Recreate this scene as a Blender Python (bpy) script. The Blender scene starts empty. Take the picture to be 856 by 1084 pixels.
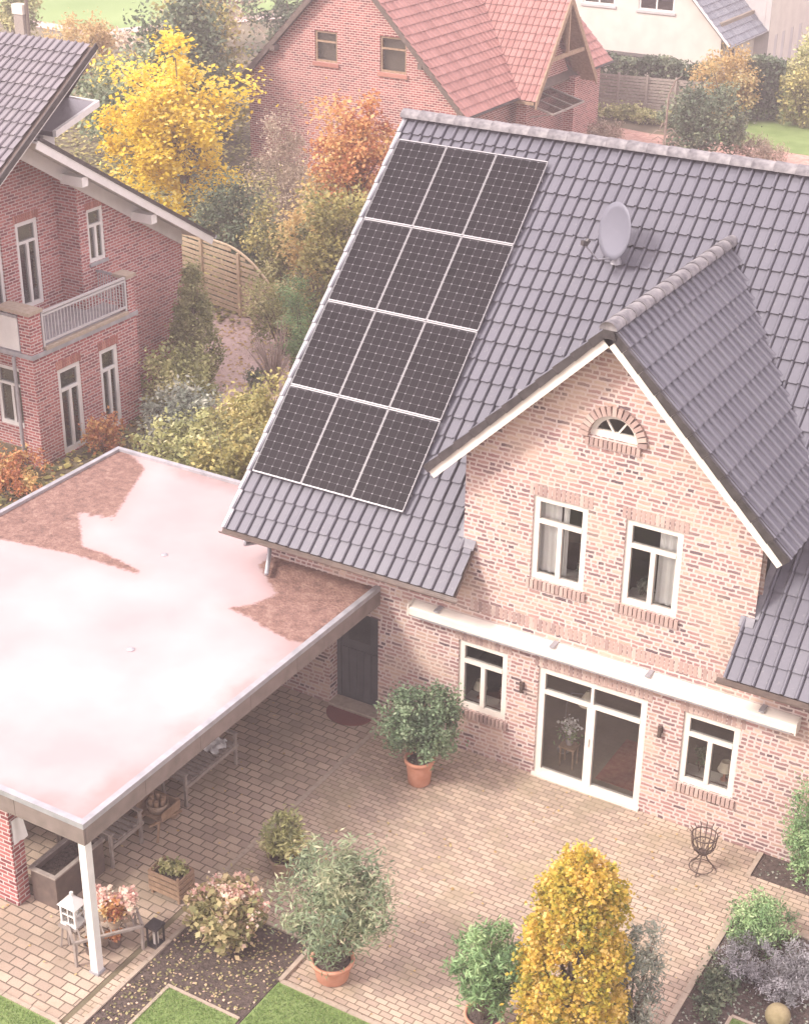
import bpy, math, random
import numpy as np
from mathutils import Vector, Matrix
R = math.radians
sc = bpy.context.scene
COL = sc.collection

# ------------------------------------------------------------------ camera
cam_d = bpy.data.cameras.new('camera'); cam = bpy.data.objects.new('camera', cam_d); COL.objects.link(cam)
r_ = Vector((0.85971976, 0.51065563, 0.01061855)); u_ = Vector((-0.23839508, 0.38279304, 0.89254539)); f_ = Vector((-0.45171862, 0.76987032, -0.45083254))
M = Matrix((r_, u_, -f_)).transposed().to_4x4(); M.translation = (9.4376, -20.6233, 16.5075)
cam.matrix_world = M
cam_d.sensor_fit = 'VERTICAL'; cam_d.sensor_height = 24; cam_d.lens = 24 * 1666.3 / 1084
cam_d.clip_start = .1; cam_d.clip_end = 2000
sc.camera = cam

# ------------------------------------------------------------------ world, sun, exposure
SUN_EL, SUN_AZ = R(42), R(215)      # azimuth clockwise from +Y: the light comes from behind the viewer's left shoulder
W = bpy.data.worlds.new('World'); sc.world = W; W.use_nodes = True
nt = W.node_tree; nt.nodes.clear()
wo = nt.nodes.new('ShaderNodeOutputWorld'); bg = nt.nodes.new('ShaderNodeBackground'); sky = nt.nodes.new('ShaderNodeTexSky')
sky.sky_type = 'NISHITA'; sky.sun_disc = False; sky.sun_elevation = SUN_EL; sky.sun_rotation = SUN_AZ; sky.air_density = 1.0; sky.dust_density = 5
hs = nt.nodes.new('ShaderNodeMixRGB'); hs.inputs[0].default_value = .72; hs.inputs[2].default_value = (11.5, 9.9, 10.3, 1)   # thin bright cloud over the sky
nt.links.new(sky.outputs[0], hs.inputs[1]); nt.links.new(hs.outputs[0], bg.inputs[0]); bg.inputs[1].default_value = .105
nt.links.new(bg.outputs[0], wo.inputs[0])
sd = bpy.data.lights.new('sun', 'SUN'); sd.energy = 1.9; sd.angle = R(12); sd.color = (1, .93, .86)
so = bpy.data.objects.new('sun', sd); COL.objects.link(so)
so.rotation_euler = Vector((math.sin(SUN_AZ) * math.cos(SUN_EL), math.cos(SUN_AZ) * math.cos(SUN_EL), math.sin(SUN_EL))).to_track_quat('Z', 'Y').to_euler()
sc.view_settings.view_transform = 'Standard'; sc.view_settings.look = 'None'; sc.view_settings.exposure = 1.17; sc.view_settings.gamma = 1
sc.render.engine = 'CYCLES'
cy = sc.cycles
cy.use_denoising = True; cy.max_bounces = 5; cy.diffuse_bounces = 2; cy.glossy_bounces = 3; cy.transmission_bounces = 4; cy.transparent_max_bounces = 12
cy.volume_bounces = 0; cy.caustics_reflective = False; cy.caustics_refractive = False; cy.sample_clamp_indirect = 4

# ------------------------------------------------------------------ helpers
rng = random.Random(4)
class Root:
    def __init__(s, ob, loc): s.ob = ob; s.loc = Vector(loc)
def tag(o, label=None, cat=None, group=None, kind=None):
    if label: o['label'] = label
    if cat: o['category'] = cat
    if group: o['group'] = group
    if kind: o['kind'] = kind
    return o
def thing(name, label, cat, loc=(0, 0, 0), group=None, rotz=0):
    o = bpy.data.objects.new(name, None); COL.objects.link(o); o.location = loc; o.rotation_euler = (0, 0, rotz)
    o.empty_display_size = .2
    tag(o, label, cat, group)
    return Root(o, loc)
class MB:
    """collects faces in world metres, then links ONE mesh object"""
    def __init__(s): s.v = []; s.f = []; s.r = []
    def add(s, vs, fs, rnd=None):
        b = len(s.v); s.v += [tuple(map(float, v)) for v in vs]
        for f in fs: s.f.append(tuple(i + b for i in f)); s.r.append(rng.random() if rnd is None else rnd)
        return s
    def box(s, x0, x1, y0, y1, z0, z1, rnd=None):
        if rnd is None: rnd = rng.random()
        return s.add([(x0,y0,z0),(x1,y0,z0),(x1,y1,z0),(x0,y1,z0),(x0,y0,z1),(x1,y0,z1),(x1,y1,z1),(x0,y1,z1)],
              [(0,3,2,1),(4,5,6,7),(0,1,5,4),(1,2,6,5),(2,3,7,6),(3,0,4,7)], rnd)
    def obox(s, c, ax, ay, az, hx, hy, hz, rnd=None):
        c = Vector(c); ax = Vector(ax).normalized() * hx; ay = Vector(ay).normalized() * hy; az = Vector(az).normalized() * hz
        if rnd is None: rnd = rng.random()
        vs = [c + sx * ax + sy * ay + sz * az for sz in (-1, 1) for sx, sy in ((-1,-1),(1,-1),(1,1),(-1,1))]
        return s.add(vs, [(0,3,2,1),(4,5,6,7),(0,1,5,4),(1,2,6,5),(2,3,7,6),(3,0,4,7)], rnd)
    def beam(s, a, b, w, h, up=(0,0,1), rnd=None):
        a = Vector(a); b = Vector(b); d = (b - a); L = d.length; d.normalize(); side = d.cross(Vector(up))
        if side.length < 1e-4: side = d.cross(Vector((1,0,0)))
        side.normalize(); up2 = side.cross(d)
        return s.obox((a + b) / 2, d, side, up2, L / 2, w / 2, h / 2, rnd)
    def prism(s, poly, vec, rnd=None):
        n = len(poly); vec = Vector(vec); p = [Vector(q) for q in poly]
        vs = p + [q + vec for q in p]
        return s.add(vs, [tuple(range(n - 1, -1, -1)), tuple(range(n, 2 * n))] + [(i, (i + 1) % n, n + (i + 1) % n, n + i) for i in range(n)], rng.random() if rnd is None else rnd)
    def tube(s, pts, rad, seg=8, rnd=None, cap=True):
        pts = [Vector(p) for p in pts]; n = len(pts)
        rad = rad if hasattr(rad, '__len__') else [rad] * n
        if rnd is None: rnd = rng.random()
        vs = []; fs = []; prev = None
        for i, p in enumerate(pts):
            d = (pts[min(i + 1, n - 1)] - pts[max(i - 1, 0)]).normalized()
            if prev is None:
                a = Vector((0,0,1)) if abs(d.z) < .9 else Vector((1,0,0)); prev = d.cross(a).normalized()
            prev = (prev - d * prev.dot(d)).normalized(); q = d.cross(prev)
            vs += [p + (prev * math.cos(2 * math.pi * k / seg) + q * math.sin(2 * math.pi * k / seg)) * rad[i] for k in range(seg)]
        for i in range(n - 1):
            for k in range(seg):
                fs.append((i * seg + k, i * seg + (k + 1) % seg, (i + 1) * seg + (k + 1) % seg, (i + 1) * seg + k))
        if cap: fs.append(tuple(range(seg - 1, -1, -1))); fs.append(tuple((n - 1) * seg + k for k in range(seg)))
        return s.add(vs, fs, rnd)
    def lathe(s, c, prof, seg=20, rnd=None):
        c = Vector(c); vs = []; fs = []; n = len(prof)
        if rnd is None: rnd = rng.random()
        for r, z in prof: vs += [c + Vector((r * math.cos(2 * math.pi * k / seg), r * math.sin(2 * math.pi * k / seg), z)) for k in range(seg)]
        for i in range(n - 1):
            for k in range(seg): fs.append((i * seg + k, i * seg + (k + 1) % seg, (i + 1) * seg + (k + 1) % seg, (i + 1) * seg + k))
        return s.add(vs, fs, rnd)
    def build(s, name, mat, parent=None, smooth=False, rel=True):
        off = parent.loc if parent is not None else Vector((0, 0, 0))
        me = bpy.data.meshes.new(name)
        me.from_pydata([(v[0] - off.x, v[1] - off.y, v[2] - off.z) for v in s.v], [], s.f)
        if smooth: me.polygons.foreach_set('use_smooth', [True] * len(me.polygons))
        me.update()
        nl = len(me.loops); uv = np.empty((nl, 2), np.float32)
        lv = np.empty(nl, np.int32); me.loops.foreach_get('vertex_index', lv)
        co = np.array(s.v, np.float32)[lv]
        nf = len(me.polygons); nr = np.empty(nf * 3, np.float32); me.polygons.foreach_get('normal', nr); nr = np.abs(nr.reshape(-1, 3))
        tot = np.empty(nf, np.int32); me.polygons.foreach_get('loop_total', tot)
        nn = np.repeat(nr, tot, axis=0)
        zt = (nn[:, 2] >= nn[:, 0]) & (nn[:, 2] >= nn[:, 1]); yt = ~zt & (nn[:, 1] >= nn[:, 0])
        uv[:, 0] = np.where(zt, co[:, 0], np.where(yt, co[:, 0], co[:, 1])); uv[:, 1] = np.where(zt, co[:, 1], co[:, 2])
        l = me.uv_layers.new(name='UVMap'); l.data.foreach_set('uv', uv.ravel())
        a = me.attributes.new('rnd', 'FLOAT', 'FACE'); a.data.foreach_set('value', np.array(s.r, np.float32))
        me.materials.append(mat)
        o = bpy.data.objects.new(name, me); COL.objects.link(o)
        if parent is not None: o.parent = parent.ob
        return Root(o, off)
def copy_tree(o, parent=None):
    c = o.copy(); COL.objects.link(c); c.parent = parent
    for ch in list(o.children): copy_tree(ch, c)
    return c

# ------------------------------------------------------------------ materials
def newmat(name):
    m = bpy.data.materials.new(name); m.use_nodes = True; t = m.node_tree; p = t.nodes['Principled BSDF']
    return m, t, p
def N(t, typ, **k):
    n = t.nodes.new(typ)
    for a, b in k.items(): setattr(n, a, b)
    return n
def ramp(t, cols, pos=None, interp='LINEAR'):
    n = N(t, 'ShaderNodeValToRGB'); cr = n.color_ramp; cr.interpolation = interp
    while len(cr.elements) < len(cols): cr.elements.new(.5)
    for i, c in enumerate(cols):
        cr.elements[i].position = pos[i] if pos else i / max(1, len(cols) - 1); cr.elements[i].color = (*c, 1)
    return n
def mat_noise(name, c1, c2, scale=6, rough=.7, bump=.15, detail=6, metallic=0, spec=.4, bscale=None):
    m, t, p = newmat(name); tc = N(t, 'ShaderNodeTexCoord'); n = N(t, 'ShaderNodeTexNoise'); n.inputs['Scale'].default_value = scale; n.inputs['Detail'].default_value = detail
    t.links.new(tc.outputs['Object'], n.inputs['Vector']); r = ramp(t, [c1, c2], [.3, .7]); t.links.new(n.outputs[0], r.inputs[0]); t.links.new(r.outputs[0], p.inputs['Base Color'])
    p.inputs['Roughness'].default_value = rough; p.inputs['Metallic'].default_value = metallic; p.inputs['Specular IOR Level'].default_value = spec
    if bump:
        n2 = N(t, 'ShaderNodeTexNoise'); n2.inputs['Scale'].default_value = bscale or scale * 6; n2.inputs['Detail'].default_value = 3; t.links.new(tc.outputs['Object'], n2.inputs['Vector'])
        b = N(t, 'ShaderNodeBump'); b.inputs['Strength'].default_value = bump; b.inputs['Distance'].default_value = .02; t.links.new(n2.outputs[0], b.inputs['Height']); t.links.new(b.outputs[0], p.inputs['Normal'])
    return m
def mat_rnd(name, cols, rough=.6, noise=.35, nscale=8, spec=.4, pos=None, bump=0.0, amp=1.0, lichen=None):
    """colour picked per face from the attribute rnd, broken up by a little noise"""
    m, t, p = newmat(name); a = N(t, 'ShaderNodeAttribute', attribute_name='rnd'); tc = N(t, 'ShaderNodeTexCoord')
    n = N(t, 'ShaderNodeTexNoise'); n.inputs['Scale'].default_value = nscale; n.inputs['Detail'].default_value = 5; t.links.new(tc.outputs['Object'], n.inputs['Vector'])
    s = N(t, 'ShaderNodeMath', operation='MULTIPLY_ADD'); s.inputs[1].default_value = noise * 2; s.inputs[2].default_value = -noise; t.links.new(n.outputs[0], s.inputs[0])
    ad = N(t, 'ShaderNodeMath', operation='ADD', use_clamp=True); sc_ = N(t, 'ShaderNodeMath', operation='MULTIPLY_ADD'); sc_.inputs[1].default_value = amp; sc_.inputs[2].default_value = (1-amp)/2; t.links.new(a.outputs['Fac'], sc_.inputs[0]); t.links.new(sc_.outputs[0], ad.inputs[0]); t.links.new(s.outputs[0], ad.inputs[1])
    r = ramp(t, cols, pos); t.links.new(ad.outputs[0], r.inputs[0]); last = r.outputs[0]
    if lichen:
        ln = N(t, 'ShaderNodeTexNoise'); ln.inputs['Scale'].default_value = 17; ln.inputs['Detail'].default_value = 6; ln.inputs['Roughness'].default_value = .7; t.links.new(tc.outputs['Object'], ln.inputs['Vector'])
        lr = ramp(t, [(0,0,0),(.7,.7,.7)], [.58,.72]); t.links.new(ln.outputs[0], lr.inputs[0])
        l2 = N(t, 'ShaderNodeTexNoise'); l2.inputs['Scale'].default_value = .5; l2.inputs['Detail'].default_value = 4; t.links.new(tc.outputs['Object'], l2.inputs['Vector']); lr2 = ramp(t, [(.1,.1,.1),(1,1,1)], [.42,.65]); t.links.new(l2.outputs[0], lr2.inputs[0])
        lm2 = N(t, 'ShaderNodeMath', operation='MULTIPLY'); t.links.new(lr.outputs[0], lm2.inputs[0]); t.links.new(lr2.outputs[0], lm2.inputs[1])
        mx = N(t, 'ShaderNodeMixRGB'); t.links.new(lm2.outputs[0], mx.inputs[0]); t.links.new(last, mx.inputs[1]); mx.inputs[2].default_value = (*lichen, 1); last = mx.outputs[0]
    t.links.new(last, p.inputs['Base Color'])
    p.inputs['Roughness'].default_value = rough; p.inputs['Specular IOR Level'].default_value = spec
    if bump:
        n2 = N(t, 'ShaderNodeTexNoise'); n2.inputs['Scale'].default_value = nscale * 5; t.links.new(tc.outputs['Object'], n2.inputs['Vector'])
        b = N(t, 'ShaderNodeBump'); b.inputs['Strength'].default_value = bump; b.inputs['Distance'].default_value = .01; t.links.new(n2.outputs[0], b.inputs['Height']); t.links.new(b.outputs[0], p.inputs['Normal'])
    return m
def mat_leaf(name, cols, trans=.3, rough=.55, pos=None):
    m, t, p = newmat(name); a = N(t, 'ShaderNodeAttribute', attribute_name='rnd'); r = ramp(t, cols, pos); t.links.new(a.outputs['Fac'], r.inputs[0])
    t.links.new(r.outputs[0], p.inputs['Base Color']); p.inputs['Roughness'].default_value = rough; p.inputs['Specular IOR Level'].default_value = .35
    tr = N(t, 'ShaderNodeBsdfTranslucent'); t.links.new(r.outputs[0], tr.inputs[0]); mx = N(t, 'ShaderNodeMixShader'); mx.inputs[0].default_value = trans
    t.links.new(p.outputs[0], mx.inputs[1]); t.links.new(tr.outputs[0], mx.inputs[2]); t.links.new(mx.outputs[0], t.nodes['Material Output'].inputs[0])
    return m
def mat_brick(name, cols, pos, mortar, w=.25, h=.0775, joint=.012, smear=.35, wob=.008, off=.5, rough=.85, bump=.5, offrand=False, patch=None):
    """bricks laid out on the UV map in metres, each brick its own colour"""
    m, t, p = newmat(name); L = t.links.new
    uv = N(t, 'ShaderNodeUVMap', uv_map='UVMap')
    nz = N(t, 'ShaderNodeTexNoise'); nz.inputs['Scale'].default_value = 9; nz.inputs['Detail'].default_value = 2; L(uv.outputs[0], nz.inputs['Vector'])
    sb = N(t, 'ShaderNodeVectorMath', operation='SUBTRACT'); sb.inputs[1].default_value = (.5, .5, .5); L(nz.outputs['Color'], sb.inputs[0])
    sl = N(t, 'ShaderNodeVectorMath', operation='SCALE'); sl.inputs['Scale'].default_value = wob * 2; L(sb.outputs[0], sl.inputs[0])
    av = N(t, 'ShaderNodeVectorMath', operation='ADD'); L(uv.outputs[0], av.inputs[0]); L(sl.outputs[0], av.inputs[1])
    sp = N(t, 'ShaderNodeSeparateXYZ'); L(av.outputs[0], sp.inputs[0])
    def mth(op, a, b=None, c=None):
        n = N(t, 'ShaderNodeMath', operation=op)
        for i, q in enumerate((a, b, c)):
            if q is None: continue
            if isinstance(q, (int, float)): n.inputs[i].default_value = q
            else: L(q, n.inputs[i])
        return n.outputs[0]
    v = mth('DIVIDE', sp.outputs[1], h); row = mth('FLOOR', v); fv = mth('FRACT', v)
    if offrand:
        wn0 = N(t, 'ShaderNodeTexWhiteNoise', noise_dimensions='1D'); L(row, wn0.inputs['W']); sh = wn0.outputs['Value']
    else: sh = mth('MULTIPLY', mth('MODULO', mth('ABSOLUTE', row), 2.0), off)
    u = mth('ADD', mth('DIVIDE', sp.outputs[0], w), sh); colm = mth('FLOOR', u); fu = mth('FRACT', u)
    bw = w
    if patch and offrand:
        cb0 = N(t, 'ShaderNodeCombineXYZ'); L(mth('ADD', colm, 91.0), cb0.inputs[0]); L(row, cb0.inputs[1]); wh = N(t, 'ShaderNodeTexWhiteNoise', noise_dimensions='2D'); L(cb0.outputs[0], wh.inputs['Vector'])
        half = mth('GREATER_THAN', wh.outputs['Value'], .62); f2 = mth('MULTIPLY', fu, 2.0)
        colm = mth('ADD', colm, mth('MULTIPLY', mth('MULTIPLY', mth('FLOOR', f2), half), .5))
        fu = mth('ADD', mth('MULTIPLY', mth('FRACT', f2), half), mth('MULTIPLY', fu, mth('SUBTRACT', 1.0, half))); bw = mth('MULTIPLY_ADD', half, -w/2, w)
    cb = N(t, 'ShaderNodeCombineXYZ'); L(colm, cb.inputs[0]); L(row, cb.inputs[1])
    wn = N(t, 'ShaderNodeTexWhiteNoise', noise_dimensions='2D'); L(cb.outputs[0], wn.inputs['Vector'])
    cr = ramp(t, cols, pos, 'CONSTANT' if pos and len(pos) > 5 else 'LINEAR'); L(wn.outputs['Value'], cr.inputs[0])
    # distance to the joint in metres
    du = mth('MULTIPLY', mth('MINIMUM', fu, mth('SUBTRACT', 1.0, fu)), bw); dv = mth('MULTIPLY', mth('MINIMUM', fv, mth('SUBTRACT', 1.0, fv)), h)
    dd = mth('MINIMUM', du, dv)
    n2 = N(t, 'ShaderNodeTexNoise'); n2.inputs['Scale'].default_value = 22; n2.inputs['Detail'].default_value = 4; L(uv.outputs[0], n2.inputs['Vector'])
    jw = mth('MULTIPLY_ADD', n2.outputs[0], joint * smear * 2, joint * (.5 - smear * .6))
    mk = N(t, 'ShaderNodeMapRange'); mk.interpolation_type = 'SMOOTHSTEP'; L(dd, mk.inputs['Value']); L(jw, mk.inputs['From Min']); L(mth('ADD', jw, joint * .45), mk.inputs['From Max'])
    # grain within the brick
    n3 = N(t, 'ShaderNodeTexNoise'); n3.inputs['Scale'].default_value = 45; n3.inputs['Detail'].default_value = 5; L(uv.outputs[0], n3.inputs['Vector'])
    n4 = N(t, 'ShaderNodeTexNoise'); n4.inputs['Scale'].default_value = .6; n4.inputs['Detail'].default_value = 3; L(uv.outputs[0], n4.inputs['Vector'])
    g = mth('ADD', mth('MULTIPLY', n3.outputs[0], .5), mth('MULTIPLY_ADD', n4.outputs[0], .6, .45))
    bc = N(t, 'ShaderNodeVectorMath', operation='SCALE'); L(cr.outputs[0], bc.inputs[0]); L(g, bc.inputs['Scale'])
    mx = N(t, 'ShaderNodeMixRGB'); L(mk.outputs[0], mx.inputs[0]); mx.inputs[1].default_value = (*mortar, 1); L(bc.outputs[0], mx.inputs[2]); last = mx.outputs[0]
    if patch:
        n5 = N(t, 'ShaderNodeTexNoise'); n5.inputs['Scale'].default_value = 1.1; n5.inputs['Detail'].default_value = 5; L(uv.outputs[0], n5.inputs['Vector'])
        r5 = ramp(t, [(0,0,0),(.55,.55,.55)], [.48,.68]); L(n5.outputs[0], r5.inputs[0]); m5 = N(t, 'ShaderNodeMixRGB'); L(r5.outputs[0], m5.inputs[0]); L(last, m5.inputs[1]); m5.inputs[2].default_value = (*patch, 1); last = m5.outputs[0]
    L(last, p.inputs['Base Color'])
    p.inputs['Roughness'].default_value = rough; p.inputs['Specular IOR Level'].default_value = .25
    hh = mth('ADD', mk.outputs[0], mth('MULTIPLY', n3.outputs[0], .35))
    b = N(t, 'ShaderNodeBump'); b.inputs['Strength'].default_value = bump; b.inputs['Distance'].default_value = .008; L(hh, b.inputs['Height']); L(b.outputs[0], p.inputs['Normal'])
    return m
def mat_plain(name, c, rough=.5, metallic=0, spec=.5): 
    m, t, p = newmat(name); p.inputs['Base Color'].default_value = (*c, 1); p.inputs['Roughness'].default_value = rough; p.inputs['Metallic'].default_value = metallic; p.inputs['Specular IOR Level'].default_value = spec; return m

BUFF = [(.37,.215,.195),(.29,.17,.16),(.46,.31,.25),(.22,.14,.14),(.42,.26,.225),(.34,.19,.175),(.14,.095,.10),(.52,.38,.30)]
BPOS = [0,.17,.34,.50,.60,.73,.86,.92]
m_brick = mat_brick('buff_brick', BUFF, BPOS, (.57,.47,.43), w=.235, h=.078, joint=.015, smear=.7, wob=.016, patch=(.58,.44,.34), offrand=True)
m_brickb = mat_rnd('buff_brick_single', [(.30,.21,.19),(.43,.31,.265),(.40,.28,.245),(.52,.41,.35)], rough=.85, noise=.1, nscale=20, bump=.3)
m_mortar = mat_noise('mortar', (.52,.45,.39), (.62,.54,.47), 12, .9)
REDB = [(.35,.11,.105),(.27,.08,.08),(.41,.15,.14),(.21,.065,.07),(.38,.13,.12),(.31,.095,.095)]
m_redbrick = mat_brick('red_brick', REDB, [0,.2,.4,.6,.75,.9], (.56,.47,.44), w=.24, h=.078, joint=.013, smear=.3, wob=.003)
m_farbrick = mat_brick('far_red_brick', [tuple(q*.88 for q in c) for c in REDB], [0,.2,.4,.6,.75,.9], (.55,.42,.37), w=.24, h=.09, joint=.016, smear=.3, wob=.003)
m_redbrickb = mat_rnd('red_brick_single', [(.38,.14,.11),(.28,.10,.08),(.46,.22,.17)], rough=.85, noise=.2, nscale=20)
m_tile = mat_rnd('glazed_tile', [(.100,.098,.122),(.120,.117,.142),(.130,.127,.151),(.162,.157,.180)], rough=.34, noise=.22, nscale=.9, spec=.6, bump=.12, pos=[0,.4,.75,1], amp=.45, lichen=(.30,.29,.27))
m_tile2 = mat_rnd('matt_tile', [(.17,.155,.17),(.21,.19,.205),(.25,.225,.235)], rough=.45, noise=.3, nscale=1.5, spec=.5, bump=.15, amp=.45, lichen=(.36,.34,.31))
m_redtile = mat_rnd('red_tile', [(.29,.13,.115),(.34,.16,.14),(.38,.185,.165)], rough=.6, noise=.25, nscale=2)
m_slate = mat_rnd('grey_tile', [(.16,.17,.20),(.20,.21,.245),(.24,.25,.28)], rough=.5, noise=.25, nscale=2)
m_ridge = mat_noise('weathered_ridge', (.17,.16,.17), (.34,.32,.32), 9, .8, .4)
m_cream = mat_noise('cream_paint', (.68,.62,.54), (.77,.71,.63), 3, .5, .05)
m_white = mat_noise('white_paint', (.66,.64,.61), (.76,.74,.71), 3, .45, .05)
m_render = mat_noise('white_render', (.58,.52,.47), (.66,.60,.54), 1.5, .9, .2, bscale=30)
m_render2 = mat_noise('grey_render', (.46,.42,.42), (.55,.51,.50), 1.5, .9, .2, bscale=30)
m_dark = mat_noise('dark_metal', (.05,.045,.045), (.09,.08,.08), 9, .45, .05, metallic=.4)
m_brown = mat_noise('brown_metal', (.10,.075,.065), (.16,.12,.10), 6, .5, .1)
m_fascia = mat_noise('fascia_board', (.16,.13,.115), (.24,.19,.17), 4, .6, .1)
m_lead = mat_noise('lead', (.16,.16,.18), (.24,.23,.25), 6, .6, .1)
m_alu = mat_plain('aluminium', (.33,.32,.33), .45, .3)
m_zinc = mat_noise('zinc', (.30,.30,.32), (.44,.43,.45), 5, .5, .05, metallic=.3)
m_timber = mat_noise('timber', (.26,.17,.11), (.40,.27,.18), 10, .75, .3)
m_greytimber = mat_noise('grey_timber', (.24,.20,.175), (.36,.31,.27), 10, .8, .3)
m_fence = mat_noise('pale_fence_wood', (.46,.35,.23), (.62,.49,.34), 8, .8, .3)
m_bark = mat_noise('bark', (.10,.075,.055), (.20,.155,.12), 14, .9, .5)
m_twig = mat_noise('twig', (.20,.15,.125), (.32,.24,.20), 14, .9, .2)
m_terra = mat_noise('terracotta', (.52,.23,.14), (.62,.31,.21), 7, .8, .15)
m_soil = mat_noise('soil', (.045,.033,.028), (.13,.095,.08), 20, .95, 1.0, bscale=50)
m_room = mat_noise('room_wall', (.22,.18,.14), (.27,.22,.18), 2, .9, 0)
m_iron = mat_noise('rusty_iron', (.06,.045,.04), (.13,.085,.065), 20, .7, .2)
m_curtain = mat_noise('curtain_cloth', (.84,.79,.75), (.90,.87,.83), 3, .9, .05)
m_cloth = mat_noise('white_cloth', (.78,.76,.73), (.86,.84,.82), 3, .9, .05)
m_doorp = mat_noise('dark_door_paint', (.075,.08,.085), (.10,.105,.11), 4, .4, .03)
m_mat = mat_noise('doormat', (.17,.05,.045), (.25,.09,.075), 60, .95, .6)
m_dish = mat_plain('dish_enamel', (.17,.17,.205), .45, 0, .35)
m_yellow = mat_plain('yellow_door_paint', (.62,.40,.06), .5)
m_shade = mat_noise('lamp_shade', (.75,.66,.50), (.82,.74,.60), 8, .9, 0)
m_wicker = mat_noise('wicker', (.30,.21,.15), (.46,.35,.26), 30, .85, .6)
m_rug = mat_noise('rug', (.28,.07,.06), (.40,.15,.11), 12, .95, .2)

def mat_glass():
    m, t, p = newmat('window_glass'); t.nodes.remove(p)
    tr = N(t, 'ShaderNodeBsdfTransparent'); tr.inputs[0].default_value = (.95,.96,.955,1); gl = N(t, 'ShaderNodeBsdfGlossy'); gl.inputs['Roughness'].default_value = .02
    fr = N(t, 'ShaderNodeFresnel'); fr.inputs[0].default_value = 1.42; mx = N(t, 'ShaderNodeMixShader')
    n = N(t, 'ShaderNodeTexNoise'); n.inputs['Scale'].default_value = 1.3; b = N(t, 'ShaderNodeBump'); b.inputs['Strength'].default_value = .05; t.links.new(n.outputs[0], b.inputs['Height']); t.links.new(b.outputs[0], gl.inputs['Normal'])
    mm = N(t, 'ShaderNodeMath', operation='MULTIPLY_ADD'); mm.inputs[1].default_value = .8; mm.inputs[2].default_value = .0; t.links.new(fr.outputs[0], mm.inputs[0])
    t.links.new(mm.outputs[0], mx.inputs[0]); t.links.new(tr.outputs[0], mx.inputs[1]); t.links.new(gl.outputs[0], mx.inputs[2]); t.links.new(mx.outputs[0], t.nodes['Material Output'].inputs[0])
    return m
m_glass = mat_glass()
def mat_solar():
    """monocrystalline cells on the UV map: 6 x 10 cells with thin pale joints, a bright diamond where the corners meet"""
    m, t, p = newmat('solar_cells'); L = t.links.new; uv = N(t, 'ShaderNodeUVMap', uv_map='CellMap'); sp = N(t, 'ShaderNodeSeparateXYZ'); L(uv.outputs[0], sp.inputs[0])
    def mth(op, a, b=None, cl=False):
        n = N(t, 'ShaderNodeMath', operation=op, use_clamp=cl)
        for i, q in enumerate((a, b)):
            if q is None: continue
            if isinstance(q, (int, float)): n.inputs[i].default_value = q
            else: L(q, n.inputs[i])
        return n.outputs[0]
    fu = mth('FRACT', sp.outputs[0]); fv = mth('FRACT', sp.outputs[1])
    du = mth('MINIMUM', fu, mth('SUBTRACT', 1.0, fu)); dv = mth('MINIMUM', fv, mth('SUBTRACT', 1.0, fv))
    line = mth('LESS_THAN', mth('MINIMUM', du, dv), .018); dot = mth('LESS_THAN', mth('ADD', du, dv), .10)
    bus = mth('LESS_THAN', mth('ABSOLUTE', mth('SUBTRACT', mth('FRACT', mth('MULTIPLY', fu, 4.0)), .5)), .05)
    cb = N(t, 'ShaderNodeCombineXYZ'); L(mth('FLOOR', sp.outputs[0]), cb.inputs[0]); L(mth('FLOOR', sp.outputs[1]), cb.inputs[1]); wn = N(t, 'ShaderNodeTexWhiteNoise', noise_dimensions='2D'); L(cb.outputs[0], wn.inputs['Vector'])
    base = ramp(t, [(.007,.006,.008),(.013,.011,.014)]); L(wn.outputs['Value'], base.inputs[0])
    a = N(t, 'ShaderNodeMixRGB'); L(mth('MULTIPLY', bus, .35), a.inputs[0]); L(base.outputs[0], a.inputs[1]); a.inputs[2].default_value = (.09,.085,.09,1)
    b = N(t, 'ShaderNodeMixRGB'); L(mth('MULTIPLY', line, .6), b.inputs[0]); L(a.outputs[0], b.inputs[1]); b.inputs[2].default_value = (.16,.15,.16,1)
    c = N(t, 'ShaderNodeMixRGB'); L(mth('MULTIPLY', dot, .55), c.inputs[0]); L(b.outputs[0], c.inputs[1]); c.inputs[2].default_value = (.42,.40,.42,1)
    L(c.outputs[0], p.inputs['Base Color']); p.inputs['Roughness'].default_value = .12; p.inputs['Specular IOR Level'].default_value = .12
    return m
m_solar = mat_solar()

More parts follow.
